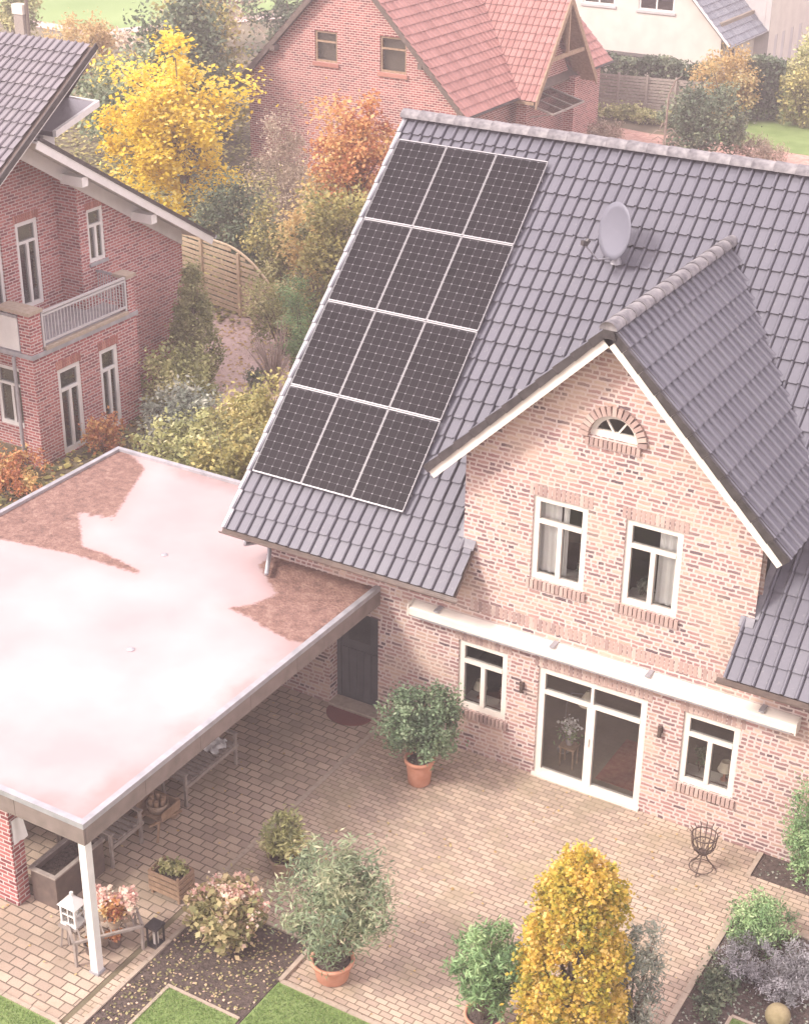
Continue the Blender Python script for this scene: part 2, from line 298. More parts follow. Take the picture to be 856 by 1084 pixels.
# ------------------------------------------------------------------ walls with openings
def clip(poly, a, b):
    """keep the part of poly left of the line a->b"""
    out = []; n = len(poly)
    sd_ = lambda p: (b[0]-a[0])*(p[1]-a[1]) - (b[1]-a[1])*(p[0]-a[0])
    for i in range(n):
        p, q = poly[i], poly[(i+1) % n]; sp_, sq = sd_(p), sd_(q)
        if sp_ >= 0: out.append(p)
        if (sp_ > 0 and sq < 0) or (sp_ < 0 and sq > 0):
            k = sp_ / (sp_ - sq); out.append((p[0]+(q[0]-p[0])*k, p[1]+(q[1]-p[1])*k))
    return out
def wall(mb, axis, c, out, regions, holes=(), depth=.3):
    """regions: convex (u,z) polygons, counter-clockwise; holes: (u0,u1,z0,z1). axis 'y': u is x; axis 'x': u is y. out=+-1 the side it faces"""
    P3 = (lambda u, z, d: (u, c - out * d, z)) if axis == 'y' else (lambda u, z, d: (c - out * d, u, z))
    flip = (axis == 'y') == (out > 0)
    for reg in regions:
        us = sorted({round(q, 4) for q in [p[0] for p in reg] + [h for H in holes for h in H[:2]]}); zs = sorted({round(q, 4) for q in [p[1] for p in reg] + [h for H in holes for h in H[2:]]})
        umin, umax = min(p[0] for p in reg), max(p[0] for p in reg); zmin, zmax = min(p[1] for p in reg), max(p[1] for p in reg)
        us = [q for q in us if umin - 1e-6 <= q <= umax + 1e-6]; zs = [q for q in zs if zmin - 1e-6 <= q <= zmax + 1e-6]
        for i in range(len(us) - 1):
            for j in range(len(zs) - 1):
                uc, zc = (us[i] + us[i+1]) / 2, (zs[j] + zs[j+1]) / 2
                if any(H[0] < uc < H[1] and H[2] < zc < H[3] for H in holes): continue
                poly = [(us[i], zs[j]), (us[i+1], zs[j]), (us[i+1], zs[j+1]), (us[i], zs[j+1])]
                for k in range(len(reg)):
                    poly = clip(poly, reg[k], reg[(k+1) % len(reg)])
                    if len(poly) < 3: break
                if len(poly) < 3: continue
                f = [P3(u, z, 0) for u, z in poly]; b = [P3(u, z, depth) for u, z in poly]; n = len(poly)
                mb.add(f, [tuple(range(n)) if not flip else tuple(range(n-1, -1, -1))]); mb.add(b, [tuple(range(n-1, -1, -1)) if not flip else tuple(range(n))])
    for H in holes:
        c4 = [(H[0],H[2]),(H[1],H[2]),(H[1],H[3]),(H[0],H[3])]
        for k in range(4):
            a, b = c4[k], c4[(k+1) % 4]
            mb.add([P3(*a, 0), P3(*b, 0), P3(*b, depth), P3(*a, depth)], [(0,1,2,3)])
def pbox(mb, axis, c, out, u0, u1, z0, z1, d0, d1, rnd=None):
    """box on a wall plane: d measured inwards from the wall face (negative stands proud)"""
    a, b = sorted((c - out * d0, c - out * d1))
    if axis == 'y': mb.box(u0, u1, a, b, z0, z1, rnd)
    else: mb.box(a, b, u0, u1, z0, z1, rnd)
def window(parent, axis, c, out, u0, u1, z0, z1, transom=.7, mull=(.5,), inset=.035, fr=.105, name='window', mat=None, pane_mat=None, sash=True, fd=.08, topmull=()):
    mat = mat or m_cream; mb = MB(); B = lambda a, b, e, f, d0=inset, d1=inset + fd: pbox(mb, axis, c, out, a, b, e, f, d0, d1)
    B(u0, u0+fr, z0, z1); B(u1-fr, u1, z0, z1); B(u0+fr, u1-fr, z0, z0+fr); B(u0+fr, u1-fr, z1-fr, z1)
    zt = z1 - fr
    if transom:
        zt = z0 + (z1 - z0) * transom; B(u0+fr, u1-fr, zt-.035, zt+.035, inset-.012)
        for q in topmull: um = u0 + (u1-u0)*q; B(um-.025, um+.025, zt+.035, z1-fr)
    w = .04
    for q in mull: um = u0 + (u1-u0)*q; B(um-.04, um+.04, z0+fr, zt-(.035 if transom else 0), inset-.012)
    wo_ = mb.build(name, mat, parent)
    g = MB(); pbox(g, axis, c, out, u0+fr*.5, u1-fr*.5, z0+fr*.5, z1-fr*.5, inset+fd*.5, inset+fd*.5+.004); g.build('pane', pane_mat or m_glass, wo_)
    return wo_
def soldiers(mb, axis, c, out, u0, u1, z0, z1, proud=.012, pitch=.078, deep=.1, slope=0):
    n = max(1, round((u1 - u0) / pitch)); p = (u1 - u0) / n
    for i in range(n): pbox(mb, axis, c, out, u0 + i*p + .009, u0 + (i+1)*p - .009, z0 + rng.uniform(-.004,.004), z1, -proud - rng.random()*.004, deep)
def curtain(axis, c, out, u0, u1, z0, z1, d, label, mat=None, group='pale curtains behind the windows'):
    mb = MB(); n = max(6, int((u1-u0)/.02)); vs = []
    for i in range(n + 1):
        u = u0 + (u1-u0)*i/n; dd = d + .02*math.sin(i*1.1) + .008*math.sin(i*2.7)
        for z in (z0, z1): vs.append((u, c - out*dd, z) if axis == 'y' else (c - out*dd, u, z))
    mb.add(vs, [(2*i, 2*i+2, 2*i+3, 2*i+1) for i in range(n)])
    o = mb.build('curtain', mat or m_curtain, None, True); tag(o.ob, label, 'curtain', group)

# ------------------------------------------------------------------ roof tiles
PROF = [(0,0),(.04,.026),(.10,.038),(.19,.038),(.25,.024),(.27,-.02),(.31,-.02),(.335,0),(1,0)]
def tiles(mb, O, U, S, nu, ns, w, e, keep=None, thick=.038, hs=1.25, prof=PROF, rnd_row=False):
    """O eave corner, U unit vector along the eave, S unit vector up the slope; nu x ns pantiles, each a lipped and rolled sheet"""
    O = Vector(O); U = Vector(U).normalized(); S = Vector(S).normalized(); Nn = U.cross(S).normalized()
    if Nn.z < 0: Nn = -Nn
    K = len(prof)
    for j in range(ns):
        for i in range(nu):
            if keep and not keep((i + .5) * w, (j + .5) * e): continue
            o = O + U * (i * w) + S * (j * e); jit = rng.uniform(-.004, .004); vs = []
            for (a, h) in prof: vs.append(o + U*(a*w) + Nn*(h*hs + thick + jit))
            for (a, h) in prof: vs.append(o + U*(a*w) + S*(e*1.04) + Nn*(h*hs))
            for (a, h) in prof: vs.append(o + U*(a*w) + S*.04 + Nn*(h*hs - .006))
            fs = [(k, k+1, K+k+1, K+k) for k in range(K-1)] + [(2*K+k, 2*K+k+1, k+1, k) for k in range(K-1)]
            mb.add(vs, fs, rng.random())
def ridge_caps(mb, a, b, n, r=.12, drop=.04):
    a = Vector(a); b = Vector(b); d = (b - a) / n; dn = d.normalized(); side = dn.cross(Vector((0,0,1))).normalized(); up = side.cross(dn)
    for i in range(n):
        rr = rng.random(); vs = []
        for (t, rad) in ((0, r*1.12), (1.06, r)):
            for k in range(9):
                an = math.pi * (k / 8) ; vs.append(a + d*(i+t) + side*math.cos(an)*rad*1.15 + up*(math.sin(an)*rad - drop))
        fs = [(k, k+1, 10+k, 9+k) for k in range(8)] + [tuple(range(9))]
        mb.add(vs, fs, rr)

# ------------------------------------------------------------------ foliage
def leafcloud(name, mat, parent, P, rv, size, rs, aspect=.55, up=.3, tex=None):
    """P (n,3) positions in world metres; one folded leaf face each, all in one mesh"""
    n = len(P); off = np.array(parent.loc if parent is not None else (0,0,0))
    nr = rs.normal(size=(n,3)); nr[:,2] = np.abs(nr[:,2]) + up; nr /= np.linalg.norm(nr, axis=1)[:,None]
    a = np.cross(nr, rs.normal(size=(n,3))); a /= np.linalg.norm(a, axis=1)[:,None]; b = np.cross(nr, a)
    s = size * rs.uniform(.6, 1.35, n)[:,None]
    v = np.stack([P - a*s, P + b*s*aspect + nr*s*.12, P + a*s, P - b*s*aspect + nr*s*.12], 1).reshape(-1,3) - off
    me = bpy.data.meshes.new(name); me.vertices.add(4*n); me.vertices.foreach_set('co', v.astype(np.float32).ravel())
    me.loops.add(4*n); me.loops.foreach_set('vertex_index', np.arange(4*n, dtype=np.int32)); me.polygons.add(n)
    me.polygons.foreach_set('loop_start', np.arange(0, 4*n, 4, dtype=np.int32)); me.polygons.foreach_set('loop_total', np.full(n, 4, np.int32)); me.update(calc_edges=True)
    at_ = me.attributes.new('rnd', 'FLOAT', 'FACE'); at_.data.foreach_set('value', np.clip(rv, 0, 1).astype(np.float32))
    me.materials.append(mat); o = bpy.data.objects.new(name, me); COL.objects.link(o)
    if parent is not None: o.parent = parent.ob
    return o
def crown_pts(c, r, nc, cr, n, rs, shell=.45, flat=1.0, squash=0, spread=.25, boxy=0, cone=0, jit=.08):
    c = np.array(c); r = np.array(r) if hasattr(r, '__len__') else np.array([r, r, r])
    d = rs.normal(size=(nc,3)); d /= np.linalg.norm(d, axis=1)[:,None]; rad = rs.uniform(0, 1, nc) ** shell
    if boxy: d = d / (np.sum(np.abs(d)**boxy, axis=1)**(1/boxy))[:,None]; hx = np.hypot(d[:,0], d[:,1]); d[:,:2] *= (np.minimum(1, 1/np.maximum(hx, 1e-6)))[:,None]
    C = c + d * rad[:,None] * r * (1 + rs.normal(size=(nc,1))*jit)
    if cone: fz = np.clip((C[:,2]-(c[2]-r[2]))/(2*r[2]), 0, 1); C[:,:2] = c[:2] + (C[:,:2]-c[:2]) * (1.25 - cone*fz)[:,None]
    k = rs.integers(0, nc, n); wgt = rs.uniform(.6, 1.3, nc)
    P = C[k] + rs.normal(size=(n,3)) * (cr * wgt[k])[:,None] * np.array([.5,.5,.5*flat])
    base = rs.uniform(0, 1, nc)
    rv = .5 + (base[k] - .5) * .75 + rs.normal(size=n) * spread * .6
    return C, P, rv
SEED = [10]
def plant(name, label, cat, base, c, r, nc, cr, n, size, mat, group=None, trunk=.08, limbs=8, aspect=.55, up=.3, shell=.45, barkmat=None, minz=.05, flat=1, limbr=.3, spread=.25, stems=None, crownname='crown', boxy=0, cone=0, jit=.08):
    SEED[0] += 1; rs = np.random.default_rng(SEED[0])
    t = thing(name, label, cat, base, group)
    C, P, rv = crown_pts(c, r, nc, cr, n, rs, shell, flat, spread=spread, boxy=boxy, cone=cone, jit=jit)
    ok = P[:,2] > minz; P = P[ok]; rv = rv[ok]
    leafcloud(crownname, mat, t, P, rv, size, rs, aspect, up)
    if trunk:
        mb = MB(); b = Vector(base); cc = Vector(c); top = cc + Vector((0,0, (r[2] if hasattr(r,'__len__') else r)*.35)); top.x = cc.x; 
        if stems:
            for k in range(stems):
                q = Vector(C[k % len(C)]); s0 = b + Vector((rs.uniform(-.08,.08), rs.uniform(-.08,.08), 0)) ; mid = s0.lerp(q, .5) + Vector((0,0,.1*(q-s0).length)); mb.tube([s0, mid, q], [trunk, trunk*.75, trunk*.3], 5)
        else:
            mid = b.lerp(top, .5) + Vector((rs.uniform(-.1,.1), rs.uniform(-.1,.1), 0))
            mb.tube([b - Vector((0,0,.05)), b + (mid-b)*.4, mid, top], [trunk*1.2, trunk, trunk*.8, trunk*.35], 8)
            for k in range(limbs):
                q = Vector(C[k]); s0 = b.lerp(top, rs.uniform(.35, .85)); m2 = s0.lerp(q, .5) + Vector((0,0,.06*(q-s0).length)); mb.tube([s0, m2, q], [trunk*limbr*1.2, trunk*limbr*.8, trunk*limbr*.3], 5)
        mb.build('trunk' if not stems else 'stem', barkmat or m_bark, t, True)
    return t

# ================================================================== SETTING
def sheet(name, poly, z, mat, kind='structure', th=.02):
    mb = MB(); mb.prism([(x, y, z - th) for x, y in poly], (0, 0, th)); o = mb.build(name, mat); tag(o.ob, None, None, None, kind); return o
m_ground = mat_noise('garden_ground', (.10,.085,.055), (.20,.165,.10), .7, .95, .8, bscale=9)
m_lawn = mat_noise('lawn_green', (.13,.20,.05), (.20,.27,.09), 1.2, .9, .6, bscale=40)
m_meadow = mat_noise('meadow_green', (.16,.25,.075), (.24,.33,.12), .12, .9, .3, bscale=5)
m_gravel = mat_noise('pink_gravel', (.44,.32,.29), (.60,.46,.42), 12, .95, .5, bscale=60)
PAVE = [(.455,.345,.265),(.395,.30,.235),(.50,.385,.295),(.435,.335,.26),(.37,.285,.225),(.475,.375,.29)]
m_pave = mat_brick('patio_paver', PAVE, [0,.2,.4,.6,.8,.92], (.17,.135,.095), w=.2, h=.1, joint=.008, smear=.4, wob=.003, bump=.6, patch=(.30,.25,.16))
m_pave2 = mat_brick('large_paver', PAVE, [0,.2,.4,.6,.8,.92], (.15,.12,.09), w=.25, h=.165, joint=.012, smear=.4, wob=.004, bump=.6, patch=(.30,.24,.17))
m_redpave = mat_brick('red_paving', [(.46,.24,.19),(.52,.30,.24),(.40,.21,.17),(.55,.34,.28),(.44,.26,.2),(.5,.3,.25)], [0,.2,.4,.6,.8,.92], (.34,.26,.22), w=.2, h=.1, joint=.008, bump=.3)
m_kerb = mat_noise('kerb_stone', (.34,.27,.21), (.44,.36,.28), 10, .9, .3)
sheet('ground', [(-260,-70),(180,-70),(180,330),(-260,330)], 0, m_ground, th=.5)
sheet('meadow', [(-140,51.5),(-50.5,51.5),(-46,140),(-140,140)], .03, m_meadow)
sheet('patio', [(-2.98,-12),(8.5,-12),(8.5,-.002),(-2.98,-.002)], .012, m_pave)
sheet('carport_paving', [(-10.9,-14),(-3.08,-14),(-3.08,-.002),(-10.9,-.002)], .010, m_pave2)
sheet('garden_path', [(-20.2,16.5),(-17.2,13.1),(-14.9,9.2),(-12.9,11.1),(-15.6,15.4),(-16.4,16.3)], .008, m_gravel)
sheet('driveway', [(-24,41),(-6,37),(-6,46.2),(-13.5,46.0),(-16.9,45.6),(-24,47)], .006, m_redpave)
sheet('far_lawn', [(-16,46.0),(2,44.8),(2,60),(-15,60)], .012, m_lawn)
sheet('far_path', [(-70,52),(-53,49.8),(-47,62),(-49,62),(-54,51.3),(-70,53.6)], .04, m_gravel)
# planting beds and lawns cut into the paving: raised sheets with kerbs
sheet('planting_bed', [(-2.73,-14),(-.88,-14),(-.88,-5.62),(-2.73,-5.62)], .03, m_soil)
sheet('lawn', [(-2.2,-14),(-.92,-14),(-.92,-7.42),(-2.2,-7.42)], .045, m_lawn)
sheet('lawn', [(-.86,-14),(2.6,-14),(2.6,-6.53),(-.86,-6.53)], .045, m_lawn)
sheet('lawn', [(-10.9,-14),(-3.05,-14),(-3.05,-8.82),(-10.9,-8.82)], .045, m_lawn)
sheet('planting_bed', [(4.34,-14),(9,-14),(9,-1.62),(4.34,-1.62)], .03, m_soil)
sheet('lawn', [(5.02,-14),(9,-14),(9,-3.76),(5.02,-3.76)], .045, m_lawn)
sheet('planting_bed', [(4.2,-.62),(9,-.62),(9,-.01),(4.2,-.01)], .03, m_soil)
kb = MB()
def kerb(x0, y0, x1, y1, w=.07, h=.06):
    L = math.hypot(x1-x0, y1-y0); n = max(1, int(L/.5))
    for i in range(n):
        a, b = i/n, (i+1)/n - .012/L; kb.beam((x0+(x1-x0)*a, y0+(y1-y0)*a, h/2 - .02), (x0+(x1-x0)*b, y0+(y1-y0)*b, h/2 - .02), w, h + .04 + rng.uniform(-.004,.004))
kerb(-2.76,-14,-2.76,-5.6); kerb(-2.72,-5.58,-.85,-5.58); kerb(-.86,-5.62,-.86,-6.5); kerb(-.82,-6.5,2.6,-6.5)
kerb(-3.02,-14,-3.02,-8.78); kerb(-3.05,-8.79,-10.9,-8.79)
kerb(4.30,-14,4.30,-1.58,.09); kerb(4.2,-1.59,9,-1.59,.09); kerb(4.17,-.66,4.17,-.02)
tag(kb.build('kerb', m_kerb).ob, None, None, None, 'structure')
jb = MB()
for i in range(38): jb.box(-3.075, -2.985, -5.4 + i*.142, -5.4 + i*.142 + .136, 0, .017)
tag(jb.build('paving_border', m_kerb).ob, None, None, None, 'structure')
eb = MB()
for (x0, y0, x1, y1) in ((-2.17,-14,-2.17,-7.44),(-2.2,-7.42,-.92,-7.42),(5.02,-14,5.02,-3.76),(5.02,-3.74,9,-3.74)): eb.beam((x0,y0,.02),(x1,y1,.02),.05,.08)
tag(eb.build('lawn_edging', m_kerb).ob, None, None, None, 'structure')

# ================================================================== MAIN HOUSE
EO, EZ, RY, RZ = -.685, 3.511, 5.585, 9.66
SL = (RZ - EZ) / (RY - EO)
def roofz(y): return EZ + (y - EO) * SL
GAX, GAZ, GLX, GLZ, GY, GYE = 1.034, 8.596, -1.99, 5.605, -.455, 4.5
GS = (GAZ - GLZ) / (GAX - GLX); GCL, GCR = -1.506, 3.555
H = thing('brick_house', 'pale buff brick house with grey pantile roof and a cross gable above the patio', 'house', (0, 0, 0))
WIN = {  # u0,u1,z0,z1
 'gl': (-1.54,-.59,.89,2.27), 'gr': (2.61,3.56,.86,2.24), 'ul': (-.26,.70,3.87,5.39), 'ur': (1.345,2.305,3.87,5.39), 'fd': (0,1.983,.03,2.224), 'dr': (-4.23,-3.18,.02,2.15)}
def gz_(x): return GAZ - abs(x - GAX) * GS - .13
wb = MB()
lower = [(-5.53,-.1),(9.2,-.1),(9.2,4.08),(-5.53,4.08)]
upper = [(GCL,4.08),(GCR,4.08),(GCR,gz_(GCR)),(GAX,gz_(GAX)),(GCL,gz_(GCL))]
lun = (.62,1.45,6.64,7.06)
wall(wb, 'y', 0, -1, [lower, upper], [WIN[k] for k in ('gl','gr','ul','ur','fd','dr')] + [(lun[0],lun[1],lun[2],lun[3]-.02)], .28)
# left gable wall, right gable wall, back wall, cheeks of the cross gable
RB = 2*RY - EO
gp = [(0,-.1),(2*RY,-.1),(2*RY,roofz(0)-.15),(RY,RZ-.15),(0,roofz(0)-.15)]
wall(wb, 'x', -5.53, -1, [gp], [], .28); wall(wb, 'x', 9.2, 1, [gp], [], .28); wall(wb, 'y', 2*RY, 1, [[(-5.53,-.1),(9.2,-.1),(9.2,4.1),(-5.53,4.1)]], [], .28)
for (cx, o_) in ((GCL, -1), (GCR, 1)):
    wall(wb, 'x', cx, o_, [[(0,4.08),(2.4,roofz(2.4)-.3),(2.4,gz_(cx)),(0,gz_(cx))]], [], .2)
wall_ = wb.build('wall', m_brick, H)
# arch infill around the lunette window
lm = MB(); cx = (lun[0]+lun[1])/2; rx = (lun[1]-lun[0])/2; hz = lun[3]-lun[2]
for k in range(16):
    a0, a1 = math.pi*k/16, math.pi*(k+1)/16
    p = [(cx+rx*math.cos(a0), -.001, lun[2]+hz*math.sin(a0)), (cx+rx*math.cos(a1), -.001, lun[2]+hz*math.sin(a1)), (cx+rx*1.02*(1 if a1<=math.pi/2 else -1), -.001, lun[3]+.01)]
    if k in (7,): pass
    lm.prism(p, (0, .12, 0))
lm.build('arch_infill', m_brick, H)
ar = MB()
for k in range(17):
    a = math.pi*(k+.5)/17; d = Vector((math.cos(a)*rx, 0, math.sin(a)*hz)); c0 = Vector((cx, -.012, lun[2])) + d + d.normalized()*.075
    ar.obox(c0, d, (0,1,0), Vector((-d.z,0,d.x)), .075, .05, .034)
ar.build('arch_bricks', m_brickb, H)
lf = MB(); ins = .06
for k in range(18):
    a0, a1 = math.pi*k/18, math.pi*(k+1)/18
    q = lambda a, s: (cx+rx*s*math.cos(a), ins, lun[2]+hz*s*math.sin(a))
    lf.prism([q(a0,1), q(a1,1), q(a1,.80), q(a0,.80)], (0,.05,0))
lf.box(cx-rx, cx+rx, ins-.01, ins+.06, lun[2]-.02, lun[2]+.11)
for a in (60, 120): lf.beam((cx, ins+.02, lun[2]+.05), (cx+rx*.9*math.cos(R(a)), ins+.02, lun[2]+hz*.9*math.sin(R(a))), .03, .03, (0,1,0))
lw = lf.build('lunette_window', m_cream, H); pg = MB(); pg.prism([(cx+rx*.9*math.cos(math.pi*k/12), ins+.03, lun[2]+hz*.9*math.sin(math.pi*k/12)) for k in range(13)], (0,.004,0)); pg.build('pane', m_glass, lw)
# windows
WO = {k: window(H, 'y', 0, -1, *WIN[k]) for k in ('gl','gr','ul','ur')}
fdw = window(H, 'y', 0, -1, *WIN['fd'], transom=.78, mull=(), fr=.12, name='french_door', topmull=(.5,))
WO['fd'] = fdw
mb = MB(); pbox(mb, 'y', 0, -1, .92, 1.07, .12, 1.70, .02, .115); pbox(mb, 'y', 0, -1, .97, 1.0, .95, 1.10, -.01, .02); mb.build('door_stile', m_cream, fdw)
mb = MB(); pbox(mb, 'y', 0, -1, -.02, 2.0, .013, .06, -.05, .17); mb.build('threshold', m_cream, fdw)
for k, w_ in WO.items():
    u0,u1,z0,z1 = WIN[k]
    if k != 'fd': mb = MB(); soldiers(mb, 'y', 0, -1, u0-.06, u1+.06, z0-.16, z0-.01, .045); mb.build('brick_sill', m_brickb, w_)
    mb = MB(); soldiers(mb, 'y', 0, -1, u0-.08, u1+.08, z1+.004, z1+.2, .004); mb.build('brick_lintel', m_brickb, w_)
mb = MB(); soldiers(mb, 'y', 0, -1, lun[0]-.05, lun[1]+.05, lun[2]-.14, lun[2]-.02, .045); mb.build('brick_sill', m_brickb, lw)
mb = MB(); soldiers(mb, 'y', 0, -1, -1.35, 3.4, 2.93, 3.13, .003, pitch=.08); mb.build('brick_band', m_brickb, H)
# wooden back door in its recess
db = MB(); pbox(db, 'y', 0, -1, -4.23, -3.18, .02, 2.15, .30, .36); d_ = db.build('back_door', m_doorp, H)
db = MB()
for i in range(6): pbox(db, 'y', 0, -1, -4.12+i*.16, -3.98+i*.16, .16, 1.15, .28, .30)
pbox(db, 'y', 0, -1, -4.23, -4.15, .02, 2.15, .26, .30); pbox(db, 'y', 0, -1, -3.26, -3.18, .02, 2.15, .26, .30); db.build('door_panel', m_doorp, d_)
db = MB(); pbox(db, 'y', 0, -1, -3.98, -3.52, 1.35, 1.95, .285, .30); db.build('pane', m_glass, d_)
db = MB(); pbox(db, 'y', 0, -1, -4.23, -3.18, .012, .06, -.06, .27); db.build('door_step', m_kerb, d_)
# dark rooms behind the glass
rb = MB()
def room(x0, x1, y0, y1, z0, z1):
    rb.add([(x0,y0,z0),(x1,y0,z0),(x1,y1,z0),(x0,y1,z0),(x0,y0,z1),(x1,y0,z1),(x1,y1,z1),(x0,y1,z1)], [(0,1,2,3),(4,7,6,5),(1,5,6,2),(2,6,7,3),(3,7,4,0)])
room(-2.6,4.6,.29,4.0,.02,2.6); room(-1.3,3.35,.29,3.2,2.9,5.65); room(.4,1.7,.29,1.0,6.3,7.2)
rb.build('inner_room', m_room, H)
# awning case over the patio doors
ab = MB(); ab.prism([(-2.42,-.015,2.60),(-2.42,-.225,2.60),(-2.42,-.235,2.61),(-2.42,-.235,2.735),(-2.42,-.21,2.755),(-2.42,-.015,2.80)], (6.88,0,0)); a_ = ab.build('awning_case', m_cream, H)
ab = MB(); ab.box(-2.36,4.40,-.225,-.05,2.575,2.599); ab.build('awning_rail', m_zinc, a_)
ab = MB(); ab.box(-2.445,-2.421,-.245,-.01,2.58,2.81); ab.build('end_cap', m_cream, a_); ab = MB(); ab.box(4.461,4.485,-.245,-.01,2.58,2.81); ab.build('end_cap', m_cream, a_)
for xb in (-1.9, .3, 2.0, 3.9): ab = MB(); ab.box(xb-.04, xb+.04, -.21, -.005, 2.79, 2.822); ab.build('bracket', m_zinc, a_)
for xl in (-.28, 2.25):
    lb = MB(); lb.box(xl-.035, xl+.035, -.02, -.001, 1.70, 1.82); l_ = lb.build('wall_lamp', m_iron, H)
    lb = MB(); lb.tube([(xl,-.06,1.64),(xl,-.06,1.84)], .035, 10); lb.build('lamp_body', m_iron, l_)
# main roof, front slope in real tiles
S_ = Vector((0, RY-EO, RZ-EZ)); LS = S_.length; S_.normalize(); NN = Vector((0,-S_.z,S_.y)); NROW = 23; TE = LS/NROW; TW = .223; X0R = -5.985; NUR = 69
def keep_main(u, s):
    x = X0R + u; y = EO + s*S_.y; z = EZ + s*S_.z
    if y < .02: return not (-1.283 < x < 3.351)
    if GCL < x < GCR and GAZ - abs(x-GAX)*GS > z + .15: return False
    return True
tb = MB(); tiles(tb, (X0R, EO, EZ), (1,0,0), S_, NUR, NROW, TW, TE, keep_main); roof_ = tb.build('roof', m_tile, H)
tb = MB()
for (xa, xb, ya) in ((-6.0,-1.30,EO+.02),(3.37,9.4,EO+.02)): tb.prism([(xa,ya,EZ-.05),(xa,.0,roofz(0)-.07),(xa,.0,roofz(0)-.16),(xa,ya,EZ-.14)], (xb-xa,0,0))
for (xa, xb) in ((-6.0,GCL-.01),(GCR+.01,9.4)): tb.prism([(xa,.002,roofz(0)-.07),(xa,RY,RZ-.07),(xa,RY,RZ-.2),(xa,.002,roofz(0)-.2)], (xb-xa,0,0))
tb.prism([(GCL,3.3,roofz(3.3)-.07),(GCL,RY,RZ-.07),(GCL,RY,RZ-.2),(GCL,3.3,roofz(3.3)-.2)], (GCR-GCL,0,0))
tb.build('roof_boarding', m_brown, roof_)
tb = MB(); tiles(tb, (9.45, 2*RY-EO, EZ), (-1,0,0), Vector((0,-S_.y,S_.z)), 26, 12, .6, LS/12, None, hs=.8); tb.build('back_roof', m_tile, H)
# verge tiles down the left edge, dry ridge
vb = MB()
for j in range(NROW):
    p0 = Vector((-6.03, EO, EZ)) + S_*(j*TE); p1 = p0 + S_*(TE*.99)
    vb.prism([p0 + NN*.06, p0 + Vector((.10,0,0)) + NN*.075, p0 + Vector((.10,0,0)) - NN*.01, p0 + Vector((.03,0,0)) - NN*.01, p0 + Vector((.03,0,0)) - NN*.14, p0 - NN*.14], (p1 - p0) - NN*.02)
vb.build('verge_tile', m_zinc, roof_)
rc = MB(); ridge_caps(rc, (-6.05, RY, RZ+.05), (9.5, RY, RZ+.05), 40, .13); rc.build('ridge_tile', m_ridge, roof_, True)
# cross gable roof
for sgn, mir in ((1, 1), (-1, -1)):
    Sg = Vector((-mir, 0, GS)); Lg = math.hypot(GLX-GAX, GAZ-GLZ); Sg.normalize(); ex = GAX + mir*(GAX-GLX)
    def keepg(u, s, mir=mir, ex=ex, Sg=Sg):
        y = GY + u if mir == 1 else GYE + .3 - u
        z = GLZ + s*Sg.z; return z > roofz(y) - .42
    tb = MB(); nrow = 11
    if mir == 1: tiles(tb, (ex, GY, GLZ), (0,1,0), Sg, 23, nrow, .223, Lg/nrow, keepg)
    else: tiles(tb, (ex, GY + 23*.223, GLZ), (0,-1,0), Sg, 23, nrow, .223, Lg/nrow, lambda u, s, Sg=Sg: GLZ + s*Sg.z > roofz(GY + 23*.223 - u) - .42)
    g_ = tb.build('gable_roof', m_tile, H)
    # boarding under the overhang, barge board, dark verge edge
    a0 = Vector((GAX, GY+.03, GAZ)); b0 = Vector((ex, GY+.03, GLZ)); ng = Vector((mir*GS,0,1)).normalized()
    bb = MB(); bb.prism([a0 - ng*.05, b0 - ng*.05, b0 - ng*.11, a0 - ng*.11], (0, .44, 0)); 
    bb.prism([Vector((a0.x, .002, a0.z)) - ng*.05, Vector((b0.x, .002, b0.z)) - ng*.05, Vector((b0.x, 1.5, b0.z)) - ng*.05, Vector((a0.x, 4.0, a0.z)) - ng*.05], -ng*.06); bb.build('soffit', m_cream, g_)
    bb = MB(); bb.prism([a0 - ng*.03 + Vector((0,-.035,0)), b0 - ng*.03 + Vector((0,-.035,0)), b0 - ng*.20 + Vector((0,-.035,0)), a0 - ng*.20 + Vector((0,-.035,0))], (0,.033,0)); bb.build('barge_board', m_cream, g_)
    bb = MB(); nv = 11
    for k in range(nv):
        q0 = b0.lerp(a0, k/nv) + Vector((0,-.05,0)); q1 = b0.lerp(a0, (k+.99)/nv) + Vector((0,-.05,0)); bb.prism([q0 + ng*.07, q1 + ng*.05, q1 - ng*.06, q0 - ng*.07], (0,-.03,0)); bb.prism([q0 + ng*.07, q1 + ng*.05, q1 + ng*.035, q0 + ng*.055], (0,.10,0))
    bb.build('verge_tile', m_dark, g_)
mb = MB(); mb.prism([(GAX-.13,GY-.084,GAZ-.13),(GAX+.13,GY-.084,GAZ-.13),(GAX+.07,GY-.084,GAZ+.05),(GAX-.07,GY-.084,GAZ+.05)], (0,.03,0)); mb.build('ridge_end_tile', m_dark, H)
rc = MB(); ridge_caps(rc, (GAX, GY-.09, GAZ+.05), (GAX, GYE+.1, GAZ+.05), 14, .11); rc.build('gable_ridge_tile', m_ridge, H, True)
# lead flashing where the overhang of the main roof dies into the gable wall
for (xa, xb) in ((-1.52,-1.27),(3.34,3.57)): fb = MB(); fb.prism([(xa,-.10,roofz(-.10)+.06),(xb,-.10,roofz(-.10)+.06),(xb,-.004,roofz(0)+.08),(xa,-.004,roofz(0)+.08)], (0,0,-.03)); fb.build('flashing', m_lead, H)
for x in (GCL-.03, GCR+.03): fb = MB(); fb.prism([(x-.08,0,roofz(0)+.085),(x+.03,0,roofz(0)+.085),(x+.03,2.0,roofz(2)+.085),(x-.08,2.0,roofz(2)+.085)], (0,0,-.02)); fb.build('flashing', m_lead, H)
